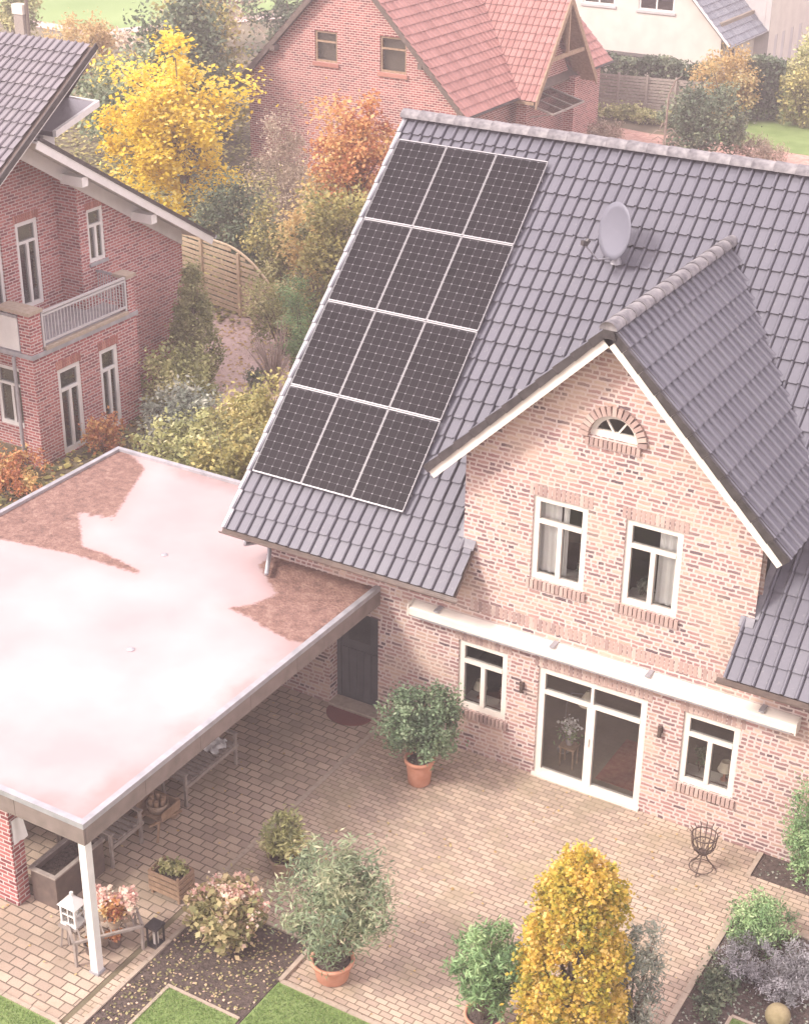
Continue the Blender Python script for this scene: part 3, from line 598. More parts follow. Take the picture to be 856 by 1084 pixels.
# valley gutters
vg = MB()
for mir in (1,-1):
    ex = GAX + mir*(GAX-GLX); yv = EO + (GLZ-EZ)/SL; yt = EO + (GAZ-EZ)/SL
    a = Vector((ex, yv-.2, GLZ-.15)); b = Vector((GAX+mir*.05, yt, GAZ-.02)); vg.beam(a + Vector((0,0,-.03)), b + Vector((0,0,-.03)), .30, .015)
vg.build('valley_gutter', m_zinc, H)
# dark gutters and the downpipe
gt = MB()
def gutter(mb, a, b, r=.065):
    a = Vector(a); b = Vector(b); d = (b-a).normalized(); side = d.cross(Vector((0,0,1))).normalized(); vs = []
    for (p, ) in ((a,),(b,)):
        for rr in (r, r*.88):
            for k in range(9): an = math.pi + math.pi*k/8; vs.append(p + side*math.cos(an)*rr + Vector((0,0,math.sin(an)*rr)))
    mb.add(vs, [(k,k+1,18+k+1,18+k) for k in range(8)] + [(9+k+1,9+k,27+k,27+k+1) for k in range(8)] + [(k,9+k,10+k,k+1) for k in range(8)] + [(0,18,27,9),(8,17,35,26)])
gutter(gt, (-6.03,EO-.06,EZ-.01), (-1.22,EO-.06,EZ-.01)); gt.build('gutter', m_brown, H, True); gt = MB(); gutter(gt, (3.29,EO-.06,EZ-.01), (9.4,EO-.06,EZ-.01)); gt.build('gutter', m_brown, H, True)
dp = MB(); dp.tube([(-5.5,EO-.06,EZ-.06),(-5.5,EO-.06,EZ-.16),(-5.45,-.10,EZ-.36),(-5.45,-.08,3.0),(-5.45,-.08,2.99)], .04, 10); dp.tube([(-5.45,-.08,3.0),(-5.42,-.12,2.93),(-5.05,-.75,2.88)], .04, 10); dp.build('downpipe', m_zinc, H, True)
# small dormer-side lead step lines, satellite foot shadowless: none

# ================================================================== SOLAR PANELS
def solar_panel(r, c, label):
    w, h = 1.05, 1.772; top = Vector((-5.868 + c*w, RY, RZ)) - S_*(.567 + r*h) + NN*.10
    o = top - S_*h
    t = thing('solar_panel', label, 'solar panel', o, 'black solar panels mounted in four rows of three on the tiled roof')
    U = Vector((1,0,0)); g = .012
    fr = MB(); P = lambda u, s, n: o + U*u + S_*s + NN*n
    def bar(u0,u1,s0,s1,n0=-.012,n1=.028):
        fr.add([P(u0,s0,n0),P(u1,s0,n0),P(u1,s1,n0),P(u0,s1,n0),P(u0,s0,n1),P(u1,s0,n1),P(u1,s1,n1),P(u0,s1,n1)], [(0,3,2,1),(4,5,6,7),(0,1,5,4),(1,2,6,5),(2,3,7,6),(3,0,4,7)])
    bar(g,w-g,g*.6,g*.6+.022); bar(g,w-g,h-.026,h-g*.6); bar(g*.5,g*.5+.009,.01,h-.01); bar(w-g*.5-.009,w-g*.5,.01,h-.01)
    fr.build('frame', m_alu, t)
    cm = MB(); cm.add([P(.02,.03,.022),P(w-.02,.03,.022),P(w-.02,h-.05,.022),P(.02,h-.05,.022)], [(0,1,2,3)]); ob = cm.build('cells', m_solar, t).ob
    l = ob.data.uv_layers.new(name='CellMap'); l.data.foreach_set('uv', [0,0,6,0,6,11,0,11])
    for s in (.35, 1.4): rl = MB(); rl.obox(P(w/2, s, -.05), U, S_, NN, w/2-.006, .02, .03); rl.build('rail', m_alu, t)
rows = ['top row', 'second row from the ridge', 'third row from the ridge', 'bottom row']
cols = ["beside the roof's sloping edge", 'in the middle of its row', 'beside the bare tiles']
for r in range(4):
    for c in range(3): solar_panel(r, c, 'black solar panel in the %s, %s' % (rows[r], cols[c]))

# ================================================================== SATELLITE DISH
t = thing('satellite_dish', 'oval grey satellite dish on a short mast above the grey tiles', 'satellite dish', (-.80, 3.85, roofz(3.85)))
dc = Vector((-.80, 3.80, 8.69)); fd = Vector((-.46,-.86,.16)).normalized(); sx = fd.cross(Vector((0,0,1))).normalized(); sz = sx.cross(fd)
mb = MB(); seg = 32; vs = []; fs = []
for back in (0, 1):
    for i in range(6):
        rr = i/5
        for k in range(seg):
            a = 2*math.pi*k/seg; vs.append(dc + sx*math.cos(a)*.42*rr + sz*math.sin(a)*.50*rr + fd*(.07*rr*rr - .07 - .012*back))
for b in (0, 1):
    for i in range(5):
        for k in range(seg):
            q = [b*6*seg+i*seg+k, b*6*seg+i*seg+(k+1)%seg, b*6*seg+(i+1)*seg+(k+1)%seg, b*6*seg+(i+1)*seg+k]; fs.append(tuple(q if b == 0 else q[::-1]))
for k in range(seg): fs.append((5*seg+k, 5*seg+(k+1)%seg, 11*seg+(k+1)%seg, 11*seg+k))
mb.add(vs, fs); mb.build('reflector', m_dish, t, True)
mb = MB(); mb.tube([dc - sz*.48 - fd*.02, dc - sz*.50 + fd*.25, dc - sz*.22 + fd*.62], .016, 6); mb.build('feed_arm', m_zinc, t)
mb = MB(); mb.tube([dc - sz*.26 + fd*.58, dc - sz*.16 + fd*.52], .045, 8); mb.obox(dc - sz*.22 + fd*.60, sx, fd, sz, .04,.05,.04); mb.build('receiver_head', m_dark, t)
mb = MB(); b0 = Vector((-.78, 3.95, roofz(3.95)-.1)); mb.tube([b0, b0 + Vector((0,0,.62)), dc - fd*.09], .028, 8); mb.lathe(b0 + Vector((0,0,.12)), [(.11,0),(.05,.12),(.03,.14)], 12); mb.build('mast', m_zinc, t)

# ================================================================== CARPORT
CX, CYF, CYB, CXL, CZ = -3.132, -7.842, 2.18, -10.89, 2.81
K = thing('carport', 'flat-roofed carport with pale roof sheet, brown fascia and a white corner post', 'carport', (CX, CYF, 0))
def mat_membrane():
    """pale roof sheet; brown reflections of the houses are painted in where the vertex value house_reflection is positive, with a frayed edge"""
    m, t, p = newmat('roof_membrane'); L = t.links.new; tc = N(t, 'ShaderNodeTexCoord')
    def nz(sc, det, ro=.5): n = N(t, 'ShaderNodeTexNoise'); n.inputs['Scale'].default_value = sc; n.inputs['Detail'].default_value = det; n.inputs['Roughness'].default_value = ro; L(tc.outputs['Object'], n.inputs['Vector']); return n.outputs[0]
    def mp(v, a, b, c=0, d=1): n = N(t, 'ShaderNodeMapRange'); L(v, n.inputs['Value']); n.inputs['From Min'].default_value = a; n.inputs['From Max'].default_value = b; n.inputs['To Min'].default_value = c; n.inputs['To Max'].default_value = d; return n.outputs[0]
    def mth(op, a, b):
        n = N(t, 'ShaderNodeMath', operation=op)
        for i, q in enumerate((a, b)):
            if isinstance(q, (int, float)): n.inputs[i].default_value = q
            else: L(q, n.inputs[i])
        return n.outputs[0]
    r = ramp(t, [(.40,.285,.285),(.50,.38,.375)], [.35,.65]); L(nz(.45, 7), r.inputs[0])
    ed = N(t, 'ShaderNodeAttribute', attribute_name='edge'); dirt = mth('MULTIPLY', mp(mth('ADD', ed.outputs['Fac'], mth('MULTIPLY', nz(3, 6), -.5)), 0, .35, .6, 0), mp(nz(1.2, 5), .4, .7, .2, 1))
    m1 = N(t, 'ShaderNodeMixRGB'); L(dirt, m1.inputs[0]); L(r.outputs[0], m1.inputs[1]); m1.inputs[2].default_value = (.24,.17,.15,1)
    st = N(t, 'ShaderNodeAttribute', attribute_name='house_reflection'); sv = mth('ADD', st.outputs['Fac'], mth('MULTIPLY_ADD' if False else 'MULTIPLY', mth('SUBTRACT', nz(9, 8, .7), .5), .22))
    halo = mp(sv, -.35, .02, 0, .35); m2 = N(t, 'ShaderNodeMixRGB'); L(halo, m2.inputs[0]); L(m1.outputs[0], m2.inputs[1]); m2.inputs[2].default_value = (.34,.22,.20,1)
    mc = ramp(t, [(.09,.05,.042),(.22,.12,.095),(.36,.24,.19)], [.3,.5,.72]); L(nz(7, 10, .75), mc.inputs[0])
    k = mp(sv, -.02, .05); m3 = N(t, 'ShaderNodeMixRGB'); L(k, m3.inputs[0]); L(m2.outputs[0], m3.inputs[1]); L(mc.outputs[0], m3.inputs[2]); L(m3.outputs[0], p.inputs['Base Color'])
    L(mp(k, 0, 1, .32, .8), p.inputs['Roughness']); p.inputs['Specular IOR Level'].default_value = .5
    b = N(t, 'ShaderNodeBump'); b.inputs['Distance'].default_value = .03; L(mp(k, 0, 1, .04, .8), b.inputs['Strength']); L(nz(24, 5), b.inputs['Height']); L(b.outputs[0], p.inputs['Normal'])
    return m
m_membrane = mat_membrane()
mb = MB()
mb.prism([(CXL+.06,CYF+.06,CZ-.12),(CX-.06,CYF+.06,CZ-.12),(CX-.06,-.004,CZ-.12),(-5.535,-.004,CZ-.12),(-5.535,CYB-.06,CZ-.12),(CXL+.06,CYB-.06,CZ-.12)], (0,0,.07)); rdeck = mb.build('roof_deck', m_brown, K)
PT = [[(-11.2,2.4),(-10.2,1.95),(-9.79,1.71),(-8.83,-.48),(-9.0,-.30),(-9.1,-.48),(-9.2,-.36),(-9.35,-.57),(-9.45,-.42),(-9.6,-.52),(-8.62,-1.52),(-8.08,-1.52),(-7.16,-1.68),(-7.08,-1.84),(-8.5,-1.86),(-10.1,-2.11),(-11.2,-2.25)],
      [(-5.5,-.40),(-5.4,.3),(-2.9,.3),(-2.9,-1.9),(-3.23,-2.22),(-3.54,-2.27),(-4.17,-2.14),(-4.5,-2.0),(-5.06,-1.95),(-4.75,-1.6),(-4.6,-1.1)]]  # outlines of the houses' reflections, painted brown into the roof colour
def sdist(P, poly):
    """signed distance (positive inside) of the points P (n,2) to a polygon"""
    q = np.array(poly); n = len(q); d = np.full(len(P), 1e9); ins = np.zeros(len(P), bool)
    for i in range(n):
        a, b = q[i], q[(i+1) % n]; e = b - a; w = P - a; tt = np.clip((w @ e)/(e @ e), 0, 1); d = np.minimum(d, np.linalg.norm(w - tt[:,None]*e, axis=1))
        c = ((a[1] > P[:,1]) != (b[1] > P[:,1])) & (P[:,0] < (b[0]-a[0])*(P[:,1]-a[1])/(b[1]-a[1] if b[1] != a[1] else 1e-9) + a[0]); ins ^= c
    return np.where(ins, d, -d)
gx = np.arange(CXL+.06, CX-.06+1e-6, .07); gy = np.concatenate([np.arange(CYF+.06, -.004, .07), [-.004], np.arange(.06, CYB-.06, .07)]); XX, YY = np.meshgrid(gx, gy, indexing='ij'); G = np.stack([XX.ravel(), YY.ravel()], 1)
sm = MB(); ny = len(gy); sm.v = [(x - 0, y, CZ-.03 + .006*math.sin(x*1.1)*math.sin(y*.9)) for x, y in G]
for i in range(len(gx)-1):
    for j in range(ny-1):
        if gy[j] >= -.005 and gx[i+1] > -5.535: continue
        sm.f.append((i*ny+j, (i+1)*ny+j, (i+1)*ny+j+1, i*ny+j+1)); sm.r.append(.5)
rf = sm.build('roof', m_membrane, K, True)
at_ = rf.ob.data.attributes.new('house_reflection', 'FLOAT', 'POINT'); at_.data.foreach_set('value', np.maximum(sdist(G, PT[0]), sdist(G, PT[1])).astype(np.float32))
edge = np.minimum(np.minimum(G[:,0]-CXL, CX-G[:,0]), np.minimum(G[:,1]-CYF, CYB-G[:,1])); at_ = rf.ob.data.attributes.new('edge', 'FLOAT', 'POINT'); at_.data.foreach_set('value', edge.astype(np.float32))
mb = MB(); e_ = [(CXL,CYF),(CX,CYF),(CX,-.006),(-5.545,-.006),(-5.545,CYB),(CXL,CYB)]
for (a, b) in ((0,1),(1,2),(4,5),(5,0)):
    x0,y0 = e_[a]; x1,y1 = e_[b]; cxm, cym = CXL/2+CX/2, CYF/2
    dx, dy = x1-x0, y1-y0
    off = .05
    if abs(dx) > abs(dy): yy = y0 + (off if y0 < cym else -off); mb.box(min(x0,x1), max(x0,x1), min(yy-.05,yy+.05), max(yy-.05,yy+.05), CZ-.06, CZ+.03)
    else: xx = x0 + (off if x0 < cxm else -off); mb.box(xx-.05, xx+.05, min(y0,y1)+.101, max(y0,y1)-(.101 if x0 < cxm else 0), CZ-.06, CZ+.03)
mb.build('roof_edging', m_zinc, K)
mb = MB()
def fas(x0,x1,y0,y1): mb.box(x0,x1,y0,y1,CZ-.34,CZ-.062)
L_ = 1.25; n = 6
for i in range(n): fas(CX-.035, CX, CYF+.04 + i*(7.80/n), CYF+.04 + (i+1)*(7.80/n)-.008)
for i in range(n): fas(CXL+.04 + i*(7.72/n), CXL+.04 + (i+1)*(7.72/n)-.008, CYF, CYF+.035)
fas(CXL, CXL+.035, CYF+.04, CYB); fas(CXL+.04,-5.55,CYB-.035,CYB)
mb.build('fascia', m_fascia, K)
mb = MB()
for i in range(9): mb.box(CXL+.2, CX-.1, CYF+.35+i*.88, CYF+.43+i*.88, CZ-.30, CZ-.13)
mb.build('rafter', m_timber, K)
def post(x, y, m_):
    mb = MB(); mb.box(x-.065,x+.065,y-.065,y+.065,0.01,CZ-.345); p_ = mb.build('post', m_, K)
    mb = MB(); mb.box(x-.085,x+.085,y-.085,y+.085,0.012,.05); mb.build('post_foot', m_zinc, p_)
post(CX-.14, CYF+.14, m_white)
for (x, y) in ((CXL+.2,CYF+.2),(CXL+.2,-3),(CXL+.2,CYB-.2),(CX-2.3,-2.9)): post(x, y, m_timber)
for (x, y) in ((-5.57,-3.87),(-7.15,-1.0),(-8.9,-5.2)): mb = MB(); mb.lathe((x,y,CZ-.03), [(.07,0),(.07,.012),(.03,.03),(.001,.032)], 14); mb.build('roof_drain', m_zinc, rf)
# timber-clad store under the carport
mb = MB()
t = thing('timber_store', 'dark timber-clad store wall under the carport behind the benches', 'shed', (-5.6,-3,0))
for i in range(40): mb.box(-5.62-.02*(i%2), -5.55, -5.9+i*.145, -5.9+i*.145+.143, .02, CZ-.40)
mb.box(-5.66,-5.60,-5.9,-.1,.02,CZ-.42); mb.build('cladding', m_brown, t)
# brick garden wall with an arched opening, at the far corner of the carport
t = thing('arched_brick_wall', 'red brick wall with an arched opening below the carport fascia', 'wall', (-7,-7.1,0))
mb = MB(); AX, AR = -6.45, .62
wall(mb, 'y', -7.24, -1, [[(-10.6,0),(-5.24,0),(-5.24,2.3),(-10.6,2.3)]], [(AX-AR,AX+AR,-.01,1.75)], .26)
wall(mb, 'x', -5.24, 1, [[(-7.24,0),(-6.98,0),(-6.98,2.3),(-7.24,2.3)]], [], .02)
for k in range(8):
    for sg in (1,-1):
        a0, a1 = (math.pi/2)*k/8, (math.pi/2)*(k+1)/8
        mb.prism([(AX+sg*AR*math.cos(a0),-7.239,1.15+.55*math.sin(a0)),(AX+sg*AR*math.cos(a1),-7.239,1.15+.55*math.sin(a1)),(AX+sg*AR,-7.239,1.15+.55*math.sin(a1)),(AX+sg*AR,-7.239,1.15+.55*math.sin(a0))], (0,.255,0))
mb.build('brickwork', m_redbrick, t)
mb = MB(); soldiers(mb, 'y', -7.24, -1, -10.6, -5.22, 2.3, 2.42, .03, .085, .28); mb.build('coping', m_redbrickb, t)

# ================================================================== NEIGHBOUR ON THE LEFT: red brick house with a balcony
NB = thing('red_brick_house', 'red brick house with a white-railed balcony and overhanging grey roof, beside the arched fence', 'house', (-18, 9, 0))
mb = MB()
BX, WX, DX = -15.8, -16.9, -17.6; YB0, YB1 = 4.95, 8.75
r2 = lambda y: 7.74 - .615*(y-6.22) - .26
r1 = lambda y: 9.52 - .677*(8.46-y) - .26
# bay below the balcony
bayd = [(5.72,6.55,.06,2.3),(7.25,7.95,.06,2.3)]
wall(mb, 'x', BX, 1, [[(YB0,-.1),(YB1,-.1),(YB1,2.82),(YB0,2.82)]], bayd, .3)
wall(mb, 'y', YB0, -1, [[(-16.3,-.1),(BX,-.1),(BX,2.82),(-16.3,2.82)]], [], .3); wall(mb, 'x', -16.3, -1, [[(YB0,-.1),(5.6,-.1),(5.6,2.82),(YB0,2.82)]], [], .25)
wall(mb, 'y', YB1, 1, [[(WX,-.1),(BX,-.1),(BX,2.82),(WX,2.82)]], [], .3)
# gable wall with the small window, recess, balcony wall
wall(mb, 'x', WX, 1, [[(8.1,-.1),(12.1,-.1),(12.1,r2(12.1)),(8.1,r2(8.1))]], [(8.42,9.03,4.06,5.44)], .3)
wall(mb, 'y', 8.1, -1, [[(DX,2.8),(WX,2.8),(WX,r2(8.1)),(DX,r2(8.1))]], [], .3)
wall(mb, 'x', DX, 1, [[(3.6,2.8),(8.1,2.8),(8.1,r2(8.1)),(6.22,7.4),(3.6,5.7)]], [(6.62,7.40,3.22,5.42),(5.15,6.12,3.22,5.42)], .3)
wall(mb, 'y', 12.1, 1, [[(-28,-.1),(WX,-.1),(WX,3.9),(-28,3.9)]], [], .3)
wall(mb, 'y', 5.6, -1, [[(-28,-.1),(-16.3,-.1),(-16.3,2.82),(-28,2.82)]], [(-17.75,-16.75,.55,2.15),(-20.6,-19.6,.75,2.3)], .3)
wall(mb, 'y', 3.6, -1, [[(-28,2.8),(DX,2.8),(DX,5.7),(-28,5.7)]], [], .3)
mb.build('wall', m_redbrick, NB)
for a in bayd:
    w_ = window(NB, 'x', BX, 1, *a, transom=.74, inset=.03, fr=.12, mat=m_white, name='patio_door'); mb = MB(); soldiers(mb, 'x', BX, 1, a[0]-.04, a[1]+.04, 2.303, 2.52, .006); mb.build('brick_lintel', m_redbrickb, w_)
w_ = window(NB, 'x', WX, 1, 8.42, 9.03, 4.06, 5.44, transom=.68, mat=m_white, inset=.03, fr=.09); mb = MB(); soldiers(mb, 'x', WX, 1, 8.36, 9.09, 5.443, 5.62, .006); mb.build('brick_lintel', m_redbrickb, w_)
w_ = window(NB, 'x', DX, 1, 6.62, 7.40, 3.22, 5.42, transom=.76, mat=m_white, inset=.03, name='balcony_door', fr=.11); mb = MB(); soldiers(mb, 'x', DX, 1, 6.56, 7.46, 5.423, 5.62, .006); mb.build('brick_lintel', m_redbrickb, w_)
window(NB, 'x', DX, 1, 5.15, 6.12, 3.22, 5.42, transom=.76, mat=m_white, inset=.05, name='balcony_door', fr=.085)
window(NB, 'y', 5.6, -1, -17.75, -16.75, .55, 2.15, mat=m_white, inset=.03); window(NB, 'y', 5.6, -1, -20.6, -19.6, .75, 2.3, mat=m_white, inset=.05)
mb = MB(); mb.box(-16.8+.3,-16.0,8.3,9.2,3.95,4.05)
mb = MB(); mb.box(WX-.02,WX+.05,8.38,9.07,3.98,4.058); mb.build('sill', m_zinc, NB)
rb = MB()
def room2(x0,x1,y0,y1,z0,z1,fr=True): rb.add([(x0,y0,z0),(x1,y0,z0),(x1,y1,z0),(x0,y1,z0),(x0,y0,z1),(x1,y0,z1),(x1,y1,z1),(x0,y1,z1)], [(0,1,2,3),(4,5,6,7),(2,6,7,3),(3,7,4,0)] + ([(0,1,5,4)] if fr else []))
room2(-22,-16.11,5.91,8.4,.02,2.7,False); room2(-20.5,-17.91,4.2,8.0,2.95,5.6); room2(-20,-17.21,8.3,9.3,3,5.55)
rb.f = [f for f in rb.f]; rb.build('inner_room', m_room, NB)
# balcony
mb = MB(); mb.box(-17.59,BX+.04,YB0-.04,YB1+.04,2.823,2.93); mb.box(-28,-17.6,YB0-.04,5.59,2.823,2.93); bal = mb.build('balcony', m_zinc, NB)
mb = MB()
wall(mb, 'x', BX, 1, [[(YB0,2.931),(YB0+.38,2.931),(YB0+.38,3.92),(YB0,3.92)]], [], .35); wall(mb, 'y', YB0, -1, [[(BX-.35,2.931),(BX,2.931),(BX,3.92),(BX-.35,3.92)]], [], .37); wall(mb, 'y', YB0+.38, 1, [[(BX-.35,2.931),(BX,2.931),(BX,3.92),(BX-.35,3.92)]], [], .37)
mb.build('balcony_pier', m_redbrick, bal); mb = MB(); wall(mb, 'x', BX, 1, [[(YB1-.28,2.931),(YB1,2.931),(YB1,3.85),(YB1-.28,3.85)]], [], .35); wall(mb, 'y', YB1-.28, -1, [[(BX-.35,2.931),(BX,2.931),(BX,3.85),(BX-.35,3.85)]], [], .27)
mb.build('balcony_pier', m_redbrick, bal)
mb = MB(); mb.box(BX-1.0,BX+.05,YB0-.05,YB0+.43,3.921,4.0); mb.build('pier_cap', m_kerb, bal); mb = MB(); mb.box(BX-.42,BX+.05,YB1-.33,YB1+.05,3.851,3.93); mb.box(BX-.05,BX+.06,YB0+.44,YB1-.34,2.935,3.02); mb.build('pier_cap', m_kerb, bal)
mb = MB(); ya, yb_ = YB0+.42, YB1-.32; xr = BX-.02
for z in (3.12, 3.80): mb.box(xr-.025,xr+.025,ya,yb_,z-.025,z+.025)
for y in (ya+.02, yb_-.02): mb.box(xr-.024,xr+.024,y-.025,y+.025,3.02,3.88)
mb.box(xr-.035,xr+.035,ya,yb_,3.86,3.90)
n = 27
for i in range(1, n): y = ya + (yb_-ya)*i/n; mb.box(xr-.009,xr+.009,y-.009,y+.009,3.145,3.775)
mb.build('railing', mat_plain('pale_railing', (.55,.54,.54), .5, .2), bal)
mb = MB(); mb.box(-16.9,BX-.45,YB1-.16,YB1-.12,3.80,3.86); mb.box(-16.9,BX-.45,YB1-.15,YB1-.13,3.12,3.15)
for i in range(8): x = -16.85 + i*.08; mb.box(x-.008,x+.008,YB1-.15,YB1-.13,3.15,3.8)
mb.box(-28,-16.2,YB0,YB0+.05,3.80,3.86)
mb.build('side_railing', m_zinc, bal)
mb = MB(); mb.box(-28,-16.2,YB0+.01,YB0+.03,2.96,3.78); mb.build('parapet_panel', m_white, bal)
mb = MB(); mb.tube([(BX-.56,YB0-.06,2.82),(BX-.56,YB0-.06,0)], .045, 8); mb.build('downpipe', m_zinc, NB)
# roofs
S1 = Vector((0, .828, .5606)).normalized(); base1 = Vector((-30, 8.46, 9.52)) - S1*8.36; tb = MB(); nn1 = int(13.8/.223)
tiles(tb, base1, (1,0,0), S1, nn1, 22, .223, .38, None); rfa = tb.build('roof', m_tile2, NB)
mb = MB(); p0 = base1 - Vector((0,0,.06)); p1 = p0 + S1*8.36; mb.prism([p0 + Vector((0,0,0)), p1, p1 - Vector((0,0,.1)), p0 - Vector((0,0,.1))], (13.78,0,0))
mb.prism([Vector((-30,8.46,9.44)), Vector((-16.25,8.46,9.44)), Vector((-20.6,11.9,7.0)), Vector((-30,11.9,7.0))], (0,0,-.1)); mb.build('roof_boarding', m_brown, rfa)
mb = MB(); q0 = base1 + Vector((13.83,0,.02)); mb.beam(q0 - Vector((0,0,.02)), q0 + S1*8.36 - Vector((0,0,.02)), .03, .14); mb.build('verge', m_dark, rfa)
mb = MB(); mb.beam(q0 - Vector((.04,0,.12)), q0 + S1*8.3 - Vector((.04,0,.12)), .04, .08); mb.build('barge_board', m_white, rfa)
S2 = Vector((0,-.8518,.5239)); tb = MB(); tiles(tb, (-16.2, 12.62, 3.81), (-1,0,0), S2, 36, 19, .223, .392, None); rfb = tb.build('rear_roof', m_tile2, NB)
a0 = Vector((-16.2,6.22,7.74)); b0 = Vector((-16.2,12.62,3.81)); n2 = Vector((0,.5239,.8518))
mb = MB(); mb.prism([a0 - n2*.05, b0 - n2*.05, b0 - n2*.10, a0 - n2*.10], (-8,0,0)); mb.build('soffit', m_white, rfb)
mb = MB(); mb.prism([a0 - n2*.02 + Vector((.03,0,0)), b0 - n2*.02 + Vector((.03,0,0)), b0 - n2*.22 + Vector((.03,0,0)), a0 - n2*.22 + Vector((.03,0,0))], (-.03,0,0)); mb.build('barge_board', m_white, rfb)
mb = MB(); mb.prism([a0 + n2*.07 + Vector((.06,0,0)), b0 + n2*.07 + Vector((.06,0,0)), b0 - n2*.015 + Vector((.06,0,0)), a0 - n2*.015 + Vector((.06,0,0))], (-.05,0,0)); mb.build('verge', m_dark, rfb)
mb = MB(); mb.prism([(WX+.002, y, 7.74-.615*(y-6.22)-o) for y, o in ((6.3,.13),(12.1,.13),(12.1,.52),(6.3,.52))], (.03,0,0)); mb.build('wall_trim_board', m_white, rfb)
for y in (7.72, 10.2): 
    mb = MB(); z = 7.74 - .615*(y-6.22) - .40; mb.box(WX-.02,-16.22,y-.11,y+.11,z-.12,z+.12); mb.build('purlin', m_white, rfb)
mb = MB(); gutter(mb, (-16.2,12.72,3.80), (-24,12.72,3.80)); mb.build('gutter', m_zinc, NB)
mb = MB(); mb.prism([(-17.4,8.05,7.28),(-18.75,11.2,7.28),(-22,11.2,7.28),(-22,8.05,7.28)], (0,0,.12)); dr = mb.build('dormer_roof', m_tile2, NB)
mb = MB(); mb.beam((-17.36,8.03,7.36),(-18.72,11.22,7.36),.09,.16); mb.beam((-18.72,11.24,7.36),(-22,11.24,7.36),.06,.14); mb.build('dormer_fascia', m_white, dr)
mb = MB(); mb.box(-19.4,-18.0,8.3,8.7,6.5,7.27); mb.build('dormer_wall', m_white, dr)

# ================================================================== RED-ROOFED HOUSE BEHIND
RH = thing('red_roofed_house', 'brick house with steep red tiled roof and timber-framed cross gable, behind the solar roof', 'house', (-24, 36, 0))
AXr, AZr, YG, EZr, HW = -24.4, 8.45, 32.0, 3.0, 5.45; YE = 45.6
hz_ = lambda x: AZr - abs(x-AXr)*(AZr-EZr)/HW - .2
mb = MB(); xl, xr2 = AXr-4.85, AXr+4.85
fw = [(-25.98,-24.93,4.32,5.52),(-22.98,-21.80,4.24,5.60)]
wall(mb, 'y', YG+.35, -1, [[(xl,-.1),(xr2,-.1),(xr2,hz_(xr2)),(AXr,hz_(AXr)),(xl,hz_(xl))]], fw, .3)
WXW = -18.75; WY0, WY1, WYA, WZA = 36.5, 42.1, 39.3, 6.6
wall(mb, 'x', xr2, 1, [[(YG+.35,-.1),(YE,-.1),(YE,3.2),(YG+.35,3.2)]], [], .3)
wall(mb, 'y', YE-.3, 1, [[(xl,-.1),(xr2,-.1),(xr2,hz_(xr2)),(AXr,hz_(AXr)),(xl,hz_(xl))]], [], .3)
wall(mb, 'x', xl, -1, [[(YG+.35,-.1),(YE,-.1),(YE,3.2),(YG+.35,3.2)]], [], .3)
for (y0, y1) in ((36.7,37.3),(41.2,41.7)): mb.box(WXW-.45,WXW,y0,y1,0,3.0)
wall(mb, 'x', WXW-.5, 1, [[(36.7,3.0),(41.7,3.0),(WYA,5.9)]], [], .2)
wall(mb, 'x', WXW-1.0, 1, [[(36.7,-.1),(41.7,-.1),(41.7,3.0),(36.7,3.0)]], [(37.6,38.5,.05,2.1),(39.3,40.6,1,2.2)], .2)
mb.build('wall', m_farbrick, RH)
for a in fw: window(RH, 'y', YG+.35, -1, *a, transom=.66, mull=(), inset=.05, fr=.08, mat=m_timber)
mb = MB(); mb.box(-26.1,-21.7,YG+.65,YG+2,4.0,5.8); mb.build('inner_room', m_room, RH)
for a in fw: mb = MB(); mb.box(a[0]-.08,a[1]+.08,YG+.28,YG+.35,a[2]-.16,a[2]-.01); mb.build('sill', m_redbrickb, RH)
mb = MB(); mb.box(WXW-1.1,WXW-1.02,37.6,38.5,.05,2.1); d_ = mb.build('front_door', m_yellow, RH); mb = MB(); mb.box(WXW-1.018,WXW-1.0,37.95,38.15,.6,1.8); mb.build('pane', m_glass, d_)
window(RH, 'x', WXW-1.0, 1, 39.3, 40.6, 1, 2.2, mat=m_timber)
# roofs
SR = Vector((-HW,0,AZr-EZr)); LR = SR.length; SR.normalize(); tb = MB()
def keepr(u, s):
    y = YG + u; z = EZr + s*SR.z; hw_ = (z - 2.9) ; 
    return not (abs(y - WYA) < 2.9*(1 - (z-2.9)/3.7) - .25)
tiles(tb, (AXr+HW, YG, EZr), (0,1,0), SR, 45, 20, .30, LR/20, keepr, hs=.8); rr_ = tb.build('roof', m_redtile, RH)
tb = MB(); tiles(tb, (AXr-HW, YE-.1, EZr), (0,-1,0), Vector((HW,0,AZr-EZr)).normalized(), 45, 20, .30, LR/20, None, hs=.8)
tb.build('left_roof', m_redtile, RH)
mb = MB()
for mir in (1,-1):
    a0 = Vector((AXr,YG+.03,AZr-.05)); b0 = Vector((AXr+mir*HW,YG+.03,EZr-.05)); mb.prism([a0,b0,b0-Vector((0,0,.12)),a0-Vector((0,0,.12))], (0,.42,0)) 
    mb.prism([a0-Vector((0,.04,-.05)),b0-Vector((0,.04,-.05)),b0-Vector((0,.04,.22)),a0-Vector((0,.04,.22))], (0,.04,0))
for (x, z) in ((AXr-3.4, hz_(AXr-3.4)-.15),(AXr+3.4, hz_(AXr+3.4)-.15)): mb.box(x-.1,x+.1,YG-.02,YG+.36,z-.12,z+.1)
mb.build('barge_board', m_brown, rr_)
mb = MB()
for mir in (1,-1):
    a0 = Vector((AXr,YG+.46,AZr-.1)); b0 = Vector((AXr+mir*(HW-.05),YG+.46,EZr-.05)); mb.prism([a0,b0,b0-Vector((0,0,.05)),a0-Vector((0,0,.05))], (0,YE-YG-1.2,0))
mb.build('roof_boarding', m_brown, rr_)
